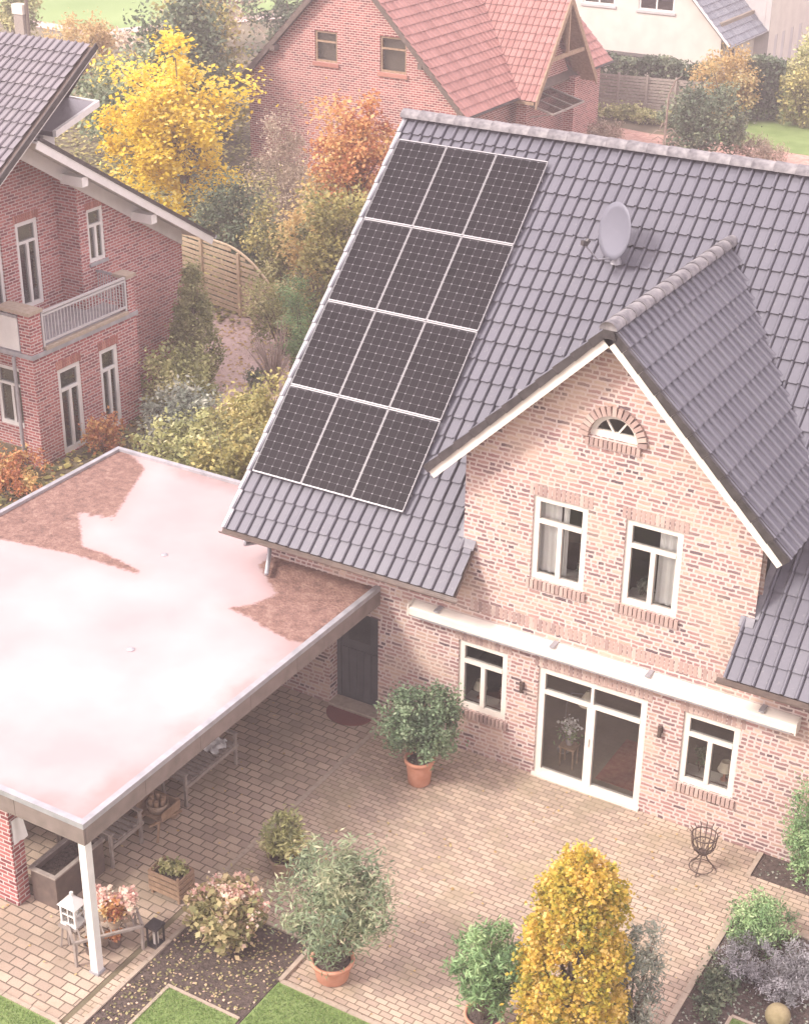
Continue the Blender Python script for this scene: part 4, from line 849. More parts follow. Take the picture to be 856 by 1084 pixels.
mb = MB(); gutter(mb, (AXr+HW+.07,YG,EZr), (AXr+HW+.07,36.3,EZr)); mb.build('gutter', m_dark, RH); mb = MB(); gutter(mb, (AXr+HW+.07,42.3,EZr), (AXr+HW+.07,YE,EZr)); mb.build('gutter', m_dark, RH)
mb = MB(); ridge_caps(mb, (AXr,YG,AZr+.04),(AXr,YE,AZr+.04), 34, .13); mb.build('ridge_tile', m_redtile, RH)
# cross gable
for mir, nm in ((-1,'gable_roof'),(1,'gable_roof')):
    ye = WYA + mir*2.9; Sg = Vector((0,-mir*2.9,3.7)); Lg = Sg.length; Sg.normalize(); tb = MB(); kp = (lambda u, s: True)
    xo = WXW+.55; ncol = 22
    if mir == -1: tiles(tb, (xo-ncol*.27, ye, 2.9), (1,0,0), Sg, ncol, 13, .27, Lg/13, lambda u, s: AZr - abs(xo-ncol*.27+u-AXr) < 2.9 + s*.787 + .35, hs=.8)
    else: tiles(tb, (xo, ye, 2.9), (-1,0,0), Sg, ncol, 13, .27, Lg/13, lambda u, s: AZr - abs(xo-u-AXr) < 2.9 + s*.787 + .35, hs=.8)
    g_ = tb.build(nm, m_redtile, RH)
    mb = MB(); a0 = Vector((xo, WYA, 6.55)); b0 = Vector((xo, ye, 2.85)); mb.prism([a0+Vector((.03,0,.1)), b0+Vector((.03,0,.1)), b0-Vector((-.03,0,.25)), a0-Vector((-.03,0,.25))], (-.06,0,0)); mb.prism([a0-Vector((.1,0,0)), b0-Vector((.1,0,0)), b0-Vector((.1,0,.1)), a0-Vector((.1,0,.1))], (-.9,0,0)); mb.build('barge_board', m_timber, g_)
mb = MB(); mb.beam((xo-.1,37.6,4.3),(xo-.1,41.0,4.3),.1,.16); mb.build('collar_beam', m_timber, RH); mb = MB(); mb.beam((xo-.1,WYA,4.3),(xo-.1,WYA,6.3),.1,.12); mb.build('king_post', m_timber, RH)
# glass porch canopy
mb = MB(); c4 = [(-19.3,39.9,2.75),(-19.3,37.0,2.75),(-17.7,37.0,2.35),(-17.7,39.9,2.35)]
for i in range(4): mb.beam(c4[i], c4[(i+1)%4], .07, .07)
for k in (1,2): a = Vector(c4[1]).lerp(Vector(c4[0]), k/3); b = Vector(c4[2]).lerp(Vector(c4[3]), k/3); mb.beam(a, b, .05, .05)
for y in (37.05, 39.85): mb.beam((-19.2,y,2.0),(-17.8,y,2.35),.05,.05)
cn = mb.build('porch_canopy', m_greytimber, RH); mb = MB(); mb.prism(c4, (0,0,.012)); mb.build('pane', m_glass, cn)

# ================================================================== WHITE HOUSES FAR BEHIND
WH = thing('white_house', 'white rendered house with slate-grey roof slope behind the hedge and slatted fence', 'house', (-22, 58, 0))
mb = MB(); wz = lambda x: 4.23 + (-19.16 - x)*1.02
wins = [(-25.3,-23.55,3.55,4.9),(-22.25,-20.35,3.5,4.9)]
wall(mb, 'y', 56, -1, [[(-34,-.1),(-17.75,-.1),(-17.75,2.6),(-21.6,6.6),(-34,6.6)]], wins, .3)
wall(mb, 'x', -17.75, 1, [[(56,-.1),(63,-.1),(63,2.5),(56,2.5)]], [(57.2,58.1,0,2.1)], .3)
mb.box(-34,-26,56,56.3,6.6,9)
mb.build('wall', m_render, WH)
for a in wins: window(WH, 'y', 56, -1, *a, transom=None, mat=m_white, inset=.05, fr=.09)
window(WH, 'x', -17.75, 1, 57.2, 58.1, 0, 2.1, transom=None, mull=(), mat=m_doorp)
for a in wins: mb = MB(); mb.box(a[0]-.1,a[1]+.1,55.93,56,a[2]-.12,a[2]-.01); mb.build('sill', m_render2, WH)
mb = MB(); mb.box(-33,-17.9,56.31,62.8,0,3.2); mb.box(-33,-23,56.31,62,3.2,6.4); mb.build('inner_room', m_room, WH)
Sw = Vector((-1,0,1.0)).normalized(); tb = MB(); tiles(tb, (-17.15,55.6,2.25), (0,1,0), Sw, 20, 16, .30, .40, None, hs=.5); rw = tb.build('roof', m_slate, WH)
mb = MB(); mb.beam((-17.15,55.58,2.25),(-21.7,55.58,6.8),.06,.2,(0,1,0)); mb.build('barge_board', m_white, rw)
mb = MB(); mb.prism([(-17.2,55.65,2.2),(-21.7,55.65,6.7),(-21.7,55.65,6.6),(-17.2,55.65,2.1)], (0,6,0)); mb.build('roof_boarding', m_brown, rw)
mb = MB(); gutter(mb, (-17.08,55.6,2.25), (-17.08,61.6,2.25)); mb.tube([(-17.1,56.2,2.2),(-17.4,56.4,1.9),(-17.68,56.4,1.6),(-17.68,56.4,0)], .05, 6); mb.build('gutter', m_zinc, WH)
mb = MB(); mb.box(-25.5,-20,55.2,55.98,1.22,1.36); mb.build('terrace_ledge', m_dark, WH)
W2 = thing('white_house', 'taller white house with a row of narrow upright windows beyond the slate-grey roof slope', 'house', (-17, 61, 0))
mb = MB(); w2w = [(62.0,62.5,.2,1.9),(63.2,63.7,.2,1.9),(64.6,65.1,.2,1.9),(66.0,66.5,.2,1.9)]
wall(mb, 'x', -17, 1, [[(61,-.1),(69,-.1),(69,7),(61,7)]], w2w, .3)
mb.build('wall', m_render, W2)
mb = MB(); mb.box(-23,-17.02,61.02,69,0,6.9); mb.build('side_wall', m_render2, W2)
for a in w2w: window(W2, 'x', -17, 1, *a, transom=None, mull=(), mat=m_white, inset=.04, fr=.06)
mb = MB(); mb.box(-23.2,-16.8,60.8,69.2,7.01,7.2); mb.build('roof', m_slate, W2)
mb = MB(); mb.tube([(-16.9,68.2,7),(-16.9,68.2,0)], .06, 6); mb.build('downpipe', m_zinc, W2)

# ================================================================== FENCES
t = thing('arched_fence_screen', 'pale slatted wooden fence with an arched top beside the red brick house', 'fence', (-19, 16.7, 0))
def along(s): return Vector((-21.9 + 5.3*s, 17.35 - 1.35*s, 0))
mb = MB(); nsl = 13
def ftop(s): return 2.12 if s < .55 else 2.12 - 1.0*((s-.55)/.45)**2.2
dv = (along(1)-along(0)).normalized()
for i in range(nsl):
    z = .12 + i*.158
    s1 = 1.0
    if z + .1 > ftop(1): s1 = .55 + .45*max(0.0, (2.12 - z - .08)/1.0)**(1/2.2)
    a, b = along(0), along(min(1, s1)); mb.beam(a + Vector((0,-.02*(i%2),z)), b + Vector((0,-.02*(i%2),z)), .018, .105)
mb.build('slat', m_fence, t)
for s in (0.02, .37, .70, .985):
    mb = MB(); p_ = along(s); mb.box(p_.x-.045,p_.x+.045,p_.y-.09,p_.y,0,ftop(s)-.02); mb.build('post', m_fence, t)
mb = MB(); pts = [along(k/24) + Vector((0,0,ftop(k/24)+.02)) for k in range(25)]
for i in range(24): mb.beam(pts[i], pts[i+1], .07, .045)
mb.build('top_rail', m_fence, t)
t = thing('slatted_fence', 'grey weathered slatted fence panels in front of the white house', 'fence', (-18, 48.5, 0))
mb = MB(); fa, fb_ = Vector((-22.6,48.3,0)), Vector((-15.9,49.3,0))
for i in range(12): mb.beam(fa + Vector((0,-.03*(i%2),.10+i*.145)), fb_ + Vector((0,-.03*(i%2),.10+i*.145)), .02, .11)
mb.build('slat', m_greytimber, t)
for s in (0,.2,.4,.6,.8,1):
    mb = MB(); p_ = fa.lerp(fb_, s); mb.box(p_.x-.05,p_.x+.05,p_.y-.12,p_.y-.02,0,1.85); mb.build('post', m_greytimber, t)

# ================================================================== PLANTS
m_lf_green = mat_leaf('laurel_leaf', [(0.084,0.127,0.078),(0.138,0.203,0.116),(0.228,0.316,0.174),(0.414,0.490,0.316)], pos=[0,.35,.75,1])
m_lf_olean = mat_leaf('oleander_leaf', [(0.119,0.163,0.102),(0.210,0.275,0.166),(0.351,0.406,0.242),(0.536,0.514,0.329)], pos=[0,.35,.75,1])
m_lf_bright = mat_leaf('bright_leaf', [(0.111,0.187,0.089),(0.193,0.324,0.139),(0.315,0.479,0.217),(0.510,0.641,0.335)], pos=[0,.35,.75,1])
m_lf_yellow = mat_leaf('yellow_leaf', [(.20,.22,.05),(.50,.42,.06),(.78,.54,.10),(.88,.68,.26)], pos=[0,.25,.65,1], trans=.45)
m_lf_tree = mat_leaf('golden_leaf', [(.55,.38,.03),(.82,.60,.05),(.92,.72,.08),(.95,.82,.28)], pos=[0,.3,.7,1], trans=.45)
m_lf_red = mat_leaf('russet_leaf', [(.32,.12,.08),(.58,.24,.11),(.72,.44,.18),(.74,.58,.26)], pos=[0,.35,.75,1], trans=.4)
m_lf_orange = mat_leaf('orange_leaf', [(.34,.24,.10),(.58,.40,.16),(.70,.54,.26),(.50,.46,.24)], pos=[0,.35,.75,1], trans=.4)
m_lf_olive = mat_leaf('olive_leaf', [(0.116,0.129,0.058),(0.246,0.233,0.090),(0.454,0.402,0.142),(0.688,0.584,0.233)], pos=[0,.35,.75,1])
m_lf_dark = mat_leaf('dark_leaf', [(0.063,0.085,0.058),(0.103,0.142,0.087),(0.176,0.220,0.133),(0.316,0.338,0.217)], pos=[0,.35,.75,1])
m_lf_brown = mat_leaf('brown_leaf', [(0.168,0.123,0.090),(0.324,0.246,0.181),(0.506,0.402,0.298),(0.688,0.571,0.454)], pos=[0,.35,.75,1], trans=.2)
m_lf_pale = mat_leaf('pale_leaf', [(0.168,0.181,0.090),(0.350,0.363,0.155),(0.584,0.571,0.259),(0.818,0.753,0.454)], pos=[0,.35,.75,1])
m_lf_grey = mat_leaf('grey_violet_leaf', [(.11,.11,.105),(.23,.225,.23),(.36,.345,.36),(.5,.48,.49)], pos=[0,.35,.75,1], trans=.15)
m_lf_silver = mat_leaf('grey_green_leaf', [(0.130,0.151,0.125),(0.248,0.280,0.226),(0.419,0.441,0.353),(0.603,0.603,0.504)], pos=[0,.35,.75,1])
m_lf_hyd = mat_leaf('hydrangea_leaf', [(0.168,0.168,0.077),(0.350,0.324,0.142),(0.610,0.480,0.272),(0.818,0.584,0.454)], pos=[0,.35,.75,1])
m_fl_pink = mat_leaf('faded_flower', [(0.662,0.350,0.298),(0.870,0.558,0.480),(0.900,0.766,0.610),(0.900,0.900,0.740)], pos=[0,.35,.75,1])

def pot(t, c, r, h, mat=None, soil=True):
    c = Vector(c); mb = MB(); mb.lathe(c, [(r*.72,0),(r*.80,.02),(r*.95,h*.8),(r*.97,h*.84),(r*1.08,h*.85),(r*1.10,h*.98),(r*1.04,h),(r*.94,h*.99),(r*.9,h*.85)], 28); p_ = mb.build('pot', mat or m_terra, t, True)
    if soil: mb = MB(); mb.lathe(c, [(r*.92,h*.86),(r*.5,h*.89),(0.001,h*.9)], 20); mb.build('soil', m_soil, p_)
    return p_
t = plant('potted_laurel', 'round clipped green shrub in a tall terracotta pot against the brick wall', 'potted shrub', (-1.57,-1.25,0), (-1.57,-1.25,1.27), (.70,.70,.64), 110, .17, 9500, .034, m_lf_green, trunk=.035, limbs=10, shell=.35)
pot(t, (-1.57,-1.25,.012), .245, .52)
t = plant('potted_oleander', 'large spreading olive-green oleander in a low terracotta pot beside the planting bed', 'potted shrub', (-.27,-6.0,0), (-.2,-6.0,1.5), (.80,.80,.80), 80, .22, 7500, .055, m_lf_olean, trunk=.018, stems=26, aspect=.24, shell=.5, up=.1)
pot(t, (-.27,-6.0,.012), .30, .36)
t = plant('potted_oleander', 'upright bright green oleander in a terracotta pot next to the yellow columnar bush', 'potted shrub', (2.12,-5.8,0), (2.12,-5.8,1.15), (.50,.50,.75), 60, .17, 5200, .055, m_lf_bright, trunk=.014, stems=24, aspect=.22, shell=.5, up=.1)
pot(t, (2.12,-5.8,.012), .26, .34)
plant('columnar_hornbeam', 'dense yellow-leaved columnar bush standing at the front edge of the patio', 'bush', (3.32,-5.6,0), (3.34,-5.6,1.70), (.67,.67,1.70), 1000, .095, 32000, .031, m_lf_yellow, trunk=.06, limbs=16, aspect=.75, shell=.16, boxy=3.0, jit=.05, cone=.42)
plant('grey_green_shrub', 'loose grey-green shrub peeping out behind the yellow columnar bush', 'shrub', (4.02,-5.05,0), (4.02,-5.05,1.25), (.30,.36,1.10), 60, .14, 3200, .04, m_lf_silver, trunk=.02, stems=14, aspect=.3)
t = plant('potted_palm_lily', 'small yellow-green leafy plant in a squat brown pot behind the bed of faded flowers', 'potted plant', (-2.2,-4.45,0), (-2.25,-4.45,.72), (.36,.36,.36), 40, .15, 1500, .06, m_lf_pale, trunk=.01, stems=16, aspect=.3, up=.6)
pot(t, (-2.2,-4.45,.012), .23, .34, m_wicker)
t = plant('hydrangea', 'faded hydrangea with pinkish-yellow leaves growing in the dark planting bed', 'flowering shrub', (-2.0,-6.15,0), (-2.02,-6.1,.55), (.68,.62,.45), 70, .18, 4200, .055, m_lf_hyd, trunk=.012, stems=22, aspect=.7)
rs = np.random.default_rng(5); P = []; 
for k in range(20):
    a = rs.uniform(0, 6.28); rr = rs.uniform(.1,.62); c = np.array([-2.02+rr*math.cos(a), -6.1+rr*.9*math.sin(a), .75+.28*(1-rr/.65)]); P.append(c + rs.normal(size=(42,3))*.045)
P = np.concatenate(P); leafcloud('flower_head', m_fl_pink, t, P, rs.uniform(0,1,len(P)), .026, rs, .9)
plant('climbing_shrub', 'bright green bushy conifer standing against the brick wall past the fire basket', 'shrub', (5.02,-.38,0), (5.05,-.36,1.05), (.42,.36,.95), 100, .15, 7500, .030, m_lf_bright, trunk=.03, limbs=8, aspect=.4, shell=.35)
plant('round_green_shrub', 'loose rounded light green shrub at the corner of the flower bed by the patio', 'shrub', (4.85,-2.05,0), (4.85,-2.05,.42), (.50,.45,.38), 60, .15, 5200, .030, m_lf_bright, trunk=.012, stems=14, aspect=.4)
for (x, y, r, l) in ((4.95,-2.75,.48,'grey-violet lavender clump directly below the round green shrub'),(5.55,-2.95,.42,'grey-violet lavender clump beside the ornamental yellow stone ball'),(5.6,-2.45,.42,'grey-violet lavender clump in the back of the flower bed')):
    plant('lavender', l, 'lavender', (x,y,0), (x,y,.28), (r,r,.24), 60, .10, 3800, .026, m_lf_grey, 'lavender clumps in the flower bed', trunk=.006, stems=20, aspect=.25, up=.8)
plant('dark_ground_shrub', 'low dark green leafy ground shrub along the kerb of the flower bed', 'shrub', (4.65,-3.1,0), (4.66,-3.2,.12), (.26,.9,.12), 60, .12, 2600, .032, m_lf_dark, trunk=0)
t = thing('stone_ball', 'yellowish round stone ball lying in the flower bed by the lavender', 'stone ball', (5.62,-3.55,0)); mb = MB(); mb.lathe((5.62,-3.55,.20), [(.18*math.sin(a), -.18*math.cos(a)) for a in [i*math.pi/14 for i in range(15)]], 24); mb.build('ball', mat_noise('mossy_stone', (.20,.16,.08), (.34,.28,.16), 6, .85, .5), t, True)
# trees and shrubs beyond
plant('yellow_tree', 'tall golden-yellow autumn tree behind the arched wooden fence', 'tree', (-23.2,20.5,0), (-23.7,20.5,4.5), (2.35,2.0,3.0), 85, .62, 15000, .085, m_lf_tree, trunk=.13, limbs=26, shell=.5, aspect=.7, flat=.7, up=.8, spread=.3)
plant('green_tree', 'grey-green leafy tree behind the yellow tree', 'tree', (-30.6,30,0), (-30.6,30,3.6), (1.7,1.6,3.4), 90, .7, 9000, .10, m_lf_dark, trunk=.14, limbs=12, shell=.4, aspect=.7)
plant('green_tree', 'brownish-green thin tree at the end of the pale footpath', 'tree', (-33,34,0), (-33,34,3.2), (2.1,2,3.2), 90, .7, 8000, .10, m_lf_olive, trunk=.14, limbs=14, shell=.45, aspect=.7)
plant('green_tree', 'small green tree just above the flat dormer roof of the red brick house', 'tree', (-31.0,27,0), (-31.2,27,2.8), (1.8,1.6,2.2), 70, .6, 7000, .09, m_lf_olean, trunk=.12, limbs=10, shell=.4, aspect=.7)
plant('green_tree', 'olive bushy tree peeping past the ridge end of the matt grey roof', 'tree', (-34,31,0), (-34.2,31,2.0), (2.2,1.8,1.8), 70, .6, 6000, .09, m_lf_olive, trunk=.12, limbs=10, shell=.4, aspect=.7)
for i, (x, y, cz, rx, rz, mt, lb) in enumerate([(-46.5,42,1.3,2.4,1.5,m_lf_orange,'orange-leaved bush at the edge of the green meadow'), (-43,44.5,1.0,1.9,1.3,m_lf_orange,'smaller orange and green bush where the footpath starts'), (-40,40,1.6,2.2,1.8,m_lf_brown,'grey-brown bare bush by the footpath'),(-38,35,1.4,2.2,1.6,m_lf_pale,'pale silvery-green bush between the footpath and the yellow tree'),(-44.5,50,2.6,2.8,2.6,m_lf_brown,'tall grey-brown leafless thicket above the footpath'),(-37,47,2.6,3.0,3.0,m_lf_dark,'dark green thicket beside the red-roofed house')]):
    plant('wild_bush', lb, 'bush', (x,y,0), (x,y,cz), (rx,rx*.8,rz), 60, .55, 4500, .11, mt, 'bushes along the footpath', trunk=.03, stems=10, shell=.45)
for (x, y, cz, rx, rz, n, lb) in ((-18.6,19.6,3.0,1.2,3.0,7500,'tall bare grey-brown shrub in front of the red-roofed house gable'),(-20.8,23.5,2.2,1.3,2.2,4500,'bare brownish shrub beside the yellow tree'),(-16.3,18.0,2.6,1.0,2.6,5000,'tall bare pinkish-brown shrub below the brick gable windows')):
    plant('bare_shrub', lb, 'shrub', (x,y,0), (x,y,cz), (rx,rx*.8,rz), 70, .34, n, .05, m_lf_brown, 'bare shrubs in front of the red-roofed house', trunk=.02, stems=44, shell=.6, aspect=.3, barkmat=m_twig, up=0)
plant('russet_tree', 'russet-red and orange autumn tree beside the upper solar panels', 'tree', (-13.6,16,0), (-13.9,16,5.75), (1.15,1.1,1.5), 60, .42, 6500, .06, m_lf_red, trunk=.09, limbs=16, shell=.5, aspect=.7)
plant('russet_tree', 'yellow-olive autumn tree below the russet one along the roof edge', 'tree', (-13.1,14.3,0), (-13.3,14.3,3.5), (1.05,1.0,1.9), 60, .42, 6500, .06, m_lf_olive, trunk=.07, limbs=14, shell=.5, aspect=.7)
plant('mixed_shrub', 'yellow and orange leaved shrub between the bare shrubs and the solar roof', 'shrub', (-14.9,15.6,0), (-15,15.6,3.6), (.9,.8,1.9), 50, .38, 3800, .06, m_lf_orange, trunk=.03, stems=14, shell=.5)
plant('small_conifer', 'small dark green conifer near the solar roof edge', 'conifer', (-13.7,13.0,0), (-13.7,13.0,1.7), (.55,.5,1.5), 60, .25, 3800, .05, m_lf_bright, trunk=.04, shell=.4, aspect=.3)
plant('mixed_shrub', 'olive shrub with pale leaves just behind the arched fence end', 'shrub', (-17.0,16.9,0), (-17.2,17.2,1.9), (1.3,.8,1.7), 60, .35, 5200, .06, m_lf_olive, trunk=.03, stems=14)
plant('mixed_shrub', 'dark thicket of undergrowth behind the arched fence', 'shrub', (-20.4,19,0), (-20.4,19,1.8), (1.9,.9,1.6), 70, .4, 5200, .07, m_lf_dark, trunk=.03, stems=14)
plant('mixed_shrub', 'yellowish shrub with sparse leaves at the foot of the russet tree', 'shrub', (-15.2,14.4,0), (-15.4,14.4,1.3), (1.1,.7,1.2), 50, .32, 3600, .055, m_lf_pale, trunk=.02, stems=14)
plant('bare_shrub', 'low leafless shrub with curving twigs beside the pink gravel path', 'shrub', (-13.8,11.9,0), (-14.1,12.2,1.35), (.85,.6,.75), 34, .16, 500, .035, m_lf_brown, trunk=.03, stems=34, shell=.4, aspect=.3, barkmat=m_twig, up=0)
plant('clipped_ball_shrub', 'dark clipped ball-shaped shrub on the pink gravel path', 'shrub', (-14.25,11.66,0), (-14.25,11.66,.42), (.30,.30,.30), 60, .07, 3000, .022, m_lf_dark, trunk=.02, limbs=3, shell=.25)
plant('columnar_shrub', 'tall columnar olive-green shrub at the corner of the red brick house', 'shrub', (-15.75,11.0,0), (-15.75,11.0,1.75), (.80,.75,1.85), 260, .16, 12000, .045, mat_leaf('thuja_leaf', [(.13,.15,.06),(.25,.26,.11),(.38,.37,.18),(.50,.45,.26)], pos=[0,.35,.75,1]), trunk=.05, limbs=10, shell=.25, cone=.95, jit=.04)
plant('garden_shrub', 'light yellow-green bush below the columnar shrub, beside the patio doors', 'shrub', (-15.0,9.3,0), (-15.0,9.3,.95), (1.1,.8,.95), 70, .28, 5200, .06, m_lf_pale, 'shrubs between the carport and the gravel path', trunk=.02, stems=14)
plant('garden_shrub', 'grey-green bush just above the carport roof corner', 'shrub', (-13.2,7.4,0), (-13.3,7.4,.85), (1.1,.8,.85), 70, .28, 5200, .06, m_lf_silver, 'shrubs between the carport and the gravel path', trunk=.02, stems=14)
plant('garden_shrub', 'mottled olive bush beyond the far edging of the carport', 'shrub', (-11.9,5.8,0), (-11.9,5.8,1.05), (1.1,1.0,1.05), 70, .3, 5200, .06, m_lf_pale, 'shrubs between the carport and the gravel path', trunk=.02, stems=14)
plant('garden_shrub', 'soft yellow-green bush next to the sloping edge of the tiled roof', 'shrub', (-10.4,6.6,0), (-10.6,6.9,1.75), (1.0,1.0,1.1), 70, .3, 5200, .055, mat_leaf('soft_yellow_leaf', [(.24,.24,.09),(.42,.38,.14),(.58,.50,.20),(.70,.60,.30)], pos=[0,.35,.75,1]), 'shrubs between the carport and the gravel path', trunk=.02, stems=14)
plant('garden_shrub', 'tall brown-green bush between the carport and the tiled roof', 'shrub', (-9.5,4.2,0), (-9.6,4.4,1.8), (1.1,1.0,1.3), 70, .3, 5200, .06, m_lf_olive, 'shrubs between the carport and the gravel path', trunk=.02, stems=14)
plant('garden_shrub', 'rust-coloured low bush in front of the neighbouring patio doors', 'shrub', (-15.1,6.4,0), (-15.1,6.4,.5), (.45,.6,.5), 40, .2, 2200, .05, m_lf_red, 'shrubs between the carport and the gravel path', trunk=.012, stems=14)
plant('garden_shrub', 'reddish-brown bush by the downpipe of the red brick house', 'shrub', (-15.8,3.9,0), (-15.8,3.6,.4), (1.4,.9,.4), 60, .22, 3800, .05, m_lf_red, 'shrubs between the carport and the gravel path', trunk=.012, stems=14)
# behind the ridge, by the slatted fence
plant('round_bush', 'large round dark green bush showing above the main roof ridge', 'bush', (-12.9,41,0), (-12.9,41,1.7), (1.9,1.5,1.7), 110, .42, 8500, .085, m_lf_dark, trunk=.05, shell=.35)
plant('beech_bush', 'orange-brown beech bush between the slatted fence and the dark hedge', 'bush', (-15.2,49.8,0), (-15.2,49.8,1.6), (1.55,1.2,1.6), 80, .4, 6000, .085, m_lf_orange, trunk=.04, stems=10)
def hedge(name, label, a, b, w, h, n, size, mat, seed):
    rs = np.random.default_rng(seed); a = np.array(a); b = np.array(b); t = thing(name, label, 'hedge', (*a, 0)); k = rs.uniform(0,1,n); d = b - a; L = np.linalg.norm(d); nrm = np.array([-d[1], d[0]])/L
    wz = rs.uniform(0,1,n); z = h*wz**.6 * (1 + .05*np.sin(k*L*2.1)) + rs.normal(size=n)*.05; off = (rs.uniform(-1,1,n))*w/2*(1-.25*wz) + rs.normal(size=n)*.04
    P = np.stack([a[0]+d[0]*k+nrm[0]*off, a[1]+d[1]*k+nrm[1]*off, np.maximum(z,.03)], 1)
    cl = np.sin(k*L*3.1+1)*.18 + np.sin(k*L*7.7+z*4)*.15; leafcloud('crown', mat, t, P, .5+cl+rs.normal(size=n)*.18, size, rs, .7)
    mb = MB(); 
    for i in range(int(L/.5)): q = a + d*((i+.5)*.5/L); mb.tube([(q[0],q[1],0),(q[0]+.03,q[1],h*.8)], [.03,.012], 5)
    mb.build('stem', m_bark, t)
hedge('hedge', 'dark green hedge behind the grey slatted fence', (-23,51.5), (-16.6,52.4), 1.3, 2.0, 7000, .09, m_lf_dark, 31)
hedge('tall_hedge', 'tall dense dark hedge block standing alone at the lawn edge', (-14.6,50.8), (-12.9,51.2), 1.3, 2.7, 7000, .085, m_lf_dark, 32)
plant('wild_bush', 'green and yellow bush at the picture edge next to the tall hedge', 'bush', (-11.6,50.5,0), (-11.6,50.5,1.4), (1.1,1.1,1.5), 60, .35, 4500, .085, m_lf_olive, trunk=.03, stems=10)
plant('wild_bush', 'yellow-leaved bush beneath the narrow upright windows', 'bush', (-12.6,53.5,0), (-12.6,53.5,1.9), (1.0,1.1,1.5), 60, .35, 4500, .085, m_lf_pale, trunk=.03, stems=10)
plant('dry_grass_clump', 'low dry brown grass clump by the red-roofed house porch', 'ornamental grass', (-17.9,42.6,0), (-17.9,42.6,.45), (.9,.8,.5), 50, .25, 2600, .07, m_lf_brown, trunk=0, aspect=.25, up=.1)
plant('dry_grass_clump', 'low dry brown grass mound just above the roof ridge by the far lawn', 'ornamental grass', (-10.9,42.5,0), (-10.9,42.5,.6), (1.2,.9,.6), 50, .3, 3400, .07, m_lf_brown, trunk=0, aspect=.25, up=.1)
plant('low_bush', 'low yellow-green plants along the foot of the slatted fence', 'bush', (-18.2,47.3,0), (-18.2,47.3,.35), (2.4,.6,.35), 60, .22, 3600, .07, m_lf_pale, trunk=0)
t = thing('bare_conifer', 'spindly young monkey-tail conifer with bare drooping branches above the ridge', 'tree', (-13.6,38.8,0)); mb = MB(); b0 = Vector((-13.6,38.8,0)); mb.tube([b0, b0+Vector((0,0,2)), b0+Vector((.02,0,3.3)), b0+Vector((.25,0,3.9)), b0+Vector((.5,0,4.1))], [.06,.05,.035,.025,.015], 6); mb.build('trunk', m_twig, t, True)
mb = MB()
for k in range(16):
    a = k*2.4; z = .5 + k*.11; L = 1.05 - k*.035; e = Vector((math.cos(a), math.sin(a), 0)); mb.tube([b0+Vector((0,0,z)), b0+e*L*.5+Vector((0,0,z+.10)), b0+e*L+Vector((0,0,z-.12))], [.025,.02,.012], 5)
mb.build('branch', m_twig, t, True)
# post at the meadow edge with a nesting box
t = thing('meadow_post', 'dark wooden post with a pale box fixed to it at the meadow edge', 'post', (-51.8,43.6,0)); mb = MB(); mb.tube([(-51.8,43.6,0),(-51.8,43.6,3.6)], .09, 8); mb.build('pole', m_bark, t)
mb = MB(); mb.box(-52.6,-51.95,43.4,43.8,1.0,2.2); mb.build('box', m_greytimber, t); mb = MB(); mb.box(-52.65,-51.9,43.35,43.85,2.2,2.7); mb.build('box_lid', m_cream, t)
plant('wild_bush', 'yellow-green bush around the wooden post on the meadow', 'bush', (-53.4,44.6,0), (-53.4,44.6,2.2), (1.2,1,1.7), 50, .45, 2800, .12, m_lf_pale, trunk=.03, stems=10)
# leaf litter, undergrowth
def litter(name, rects, n, size, mat, seed, z=.02):
    rs = np.random.default_rng(seed); A = [abs((r[1]-r[0])*(r[3]-r[2])) for r in rects]; tot = sum(A); P = []
    for r, a in zip(rects, A): k = max(1, int(n*a/tot)); P.append(np.stack([rs.uniform(r[0],r[1],k), rs.uniform(r[2],r[3],k), z + rs.uniform(0,.02,k)], 1))
    P = np.concatenate(P); o = leafcloud(name, mat, None, P, rs.uniform(0,1,len(P)), size, rs, .8, 3); o['kind'] = 'stuff'; return o
litter('leaf_litter', [(-2.7,-.9,-7.4,-5.65),(-2.7,-2.2,-9.5,-7.4)], 900, .022, m_lf_hyd, 41, .035)
litter('leaf_litter', [(4.4,6.6,-5,-1.7),(4.3,6,-.6,-.05)], 1300, .022, m_lf_silver, 42, .035)
litter('fallen_leaves', [(-20.5,-12.5,9.5,16),(-24,-13,16,21),(-16,-11,3,9)], 5200, .05, m_lf_orange, 43, .02)
litter('undergrowth', [(-34,-13,15.5,30),(-17,-9.0,2.4,9.8),(-50,-26,24,46)], 26000, .10, m_lf_olive, 44, .05)
litter('fallen_leaves', [(-2.9,4.2,-6.4,-.2),(-8,-3.1,-8.7,-.3),(2.2,4.2,-6.4,-4.2),(2.2,4.2,-6.4,-4.2),(-2.9,4.2,-.5,-.1)], 330, .024, m_lf_orange, 45, .022)
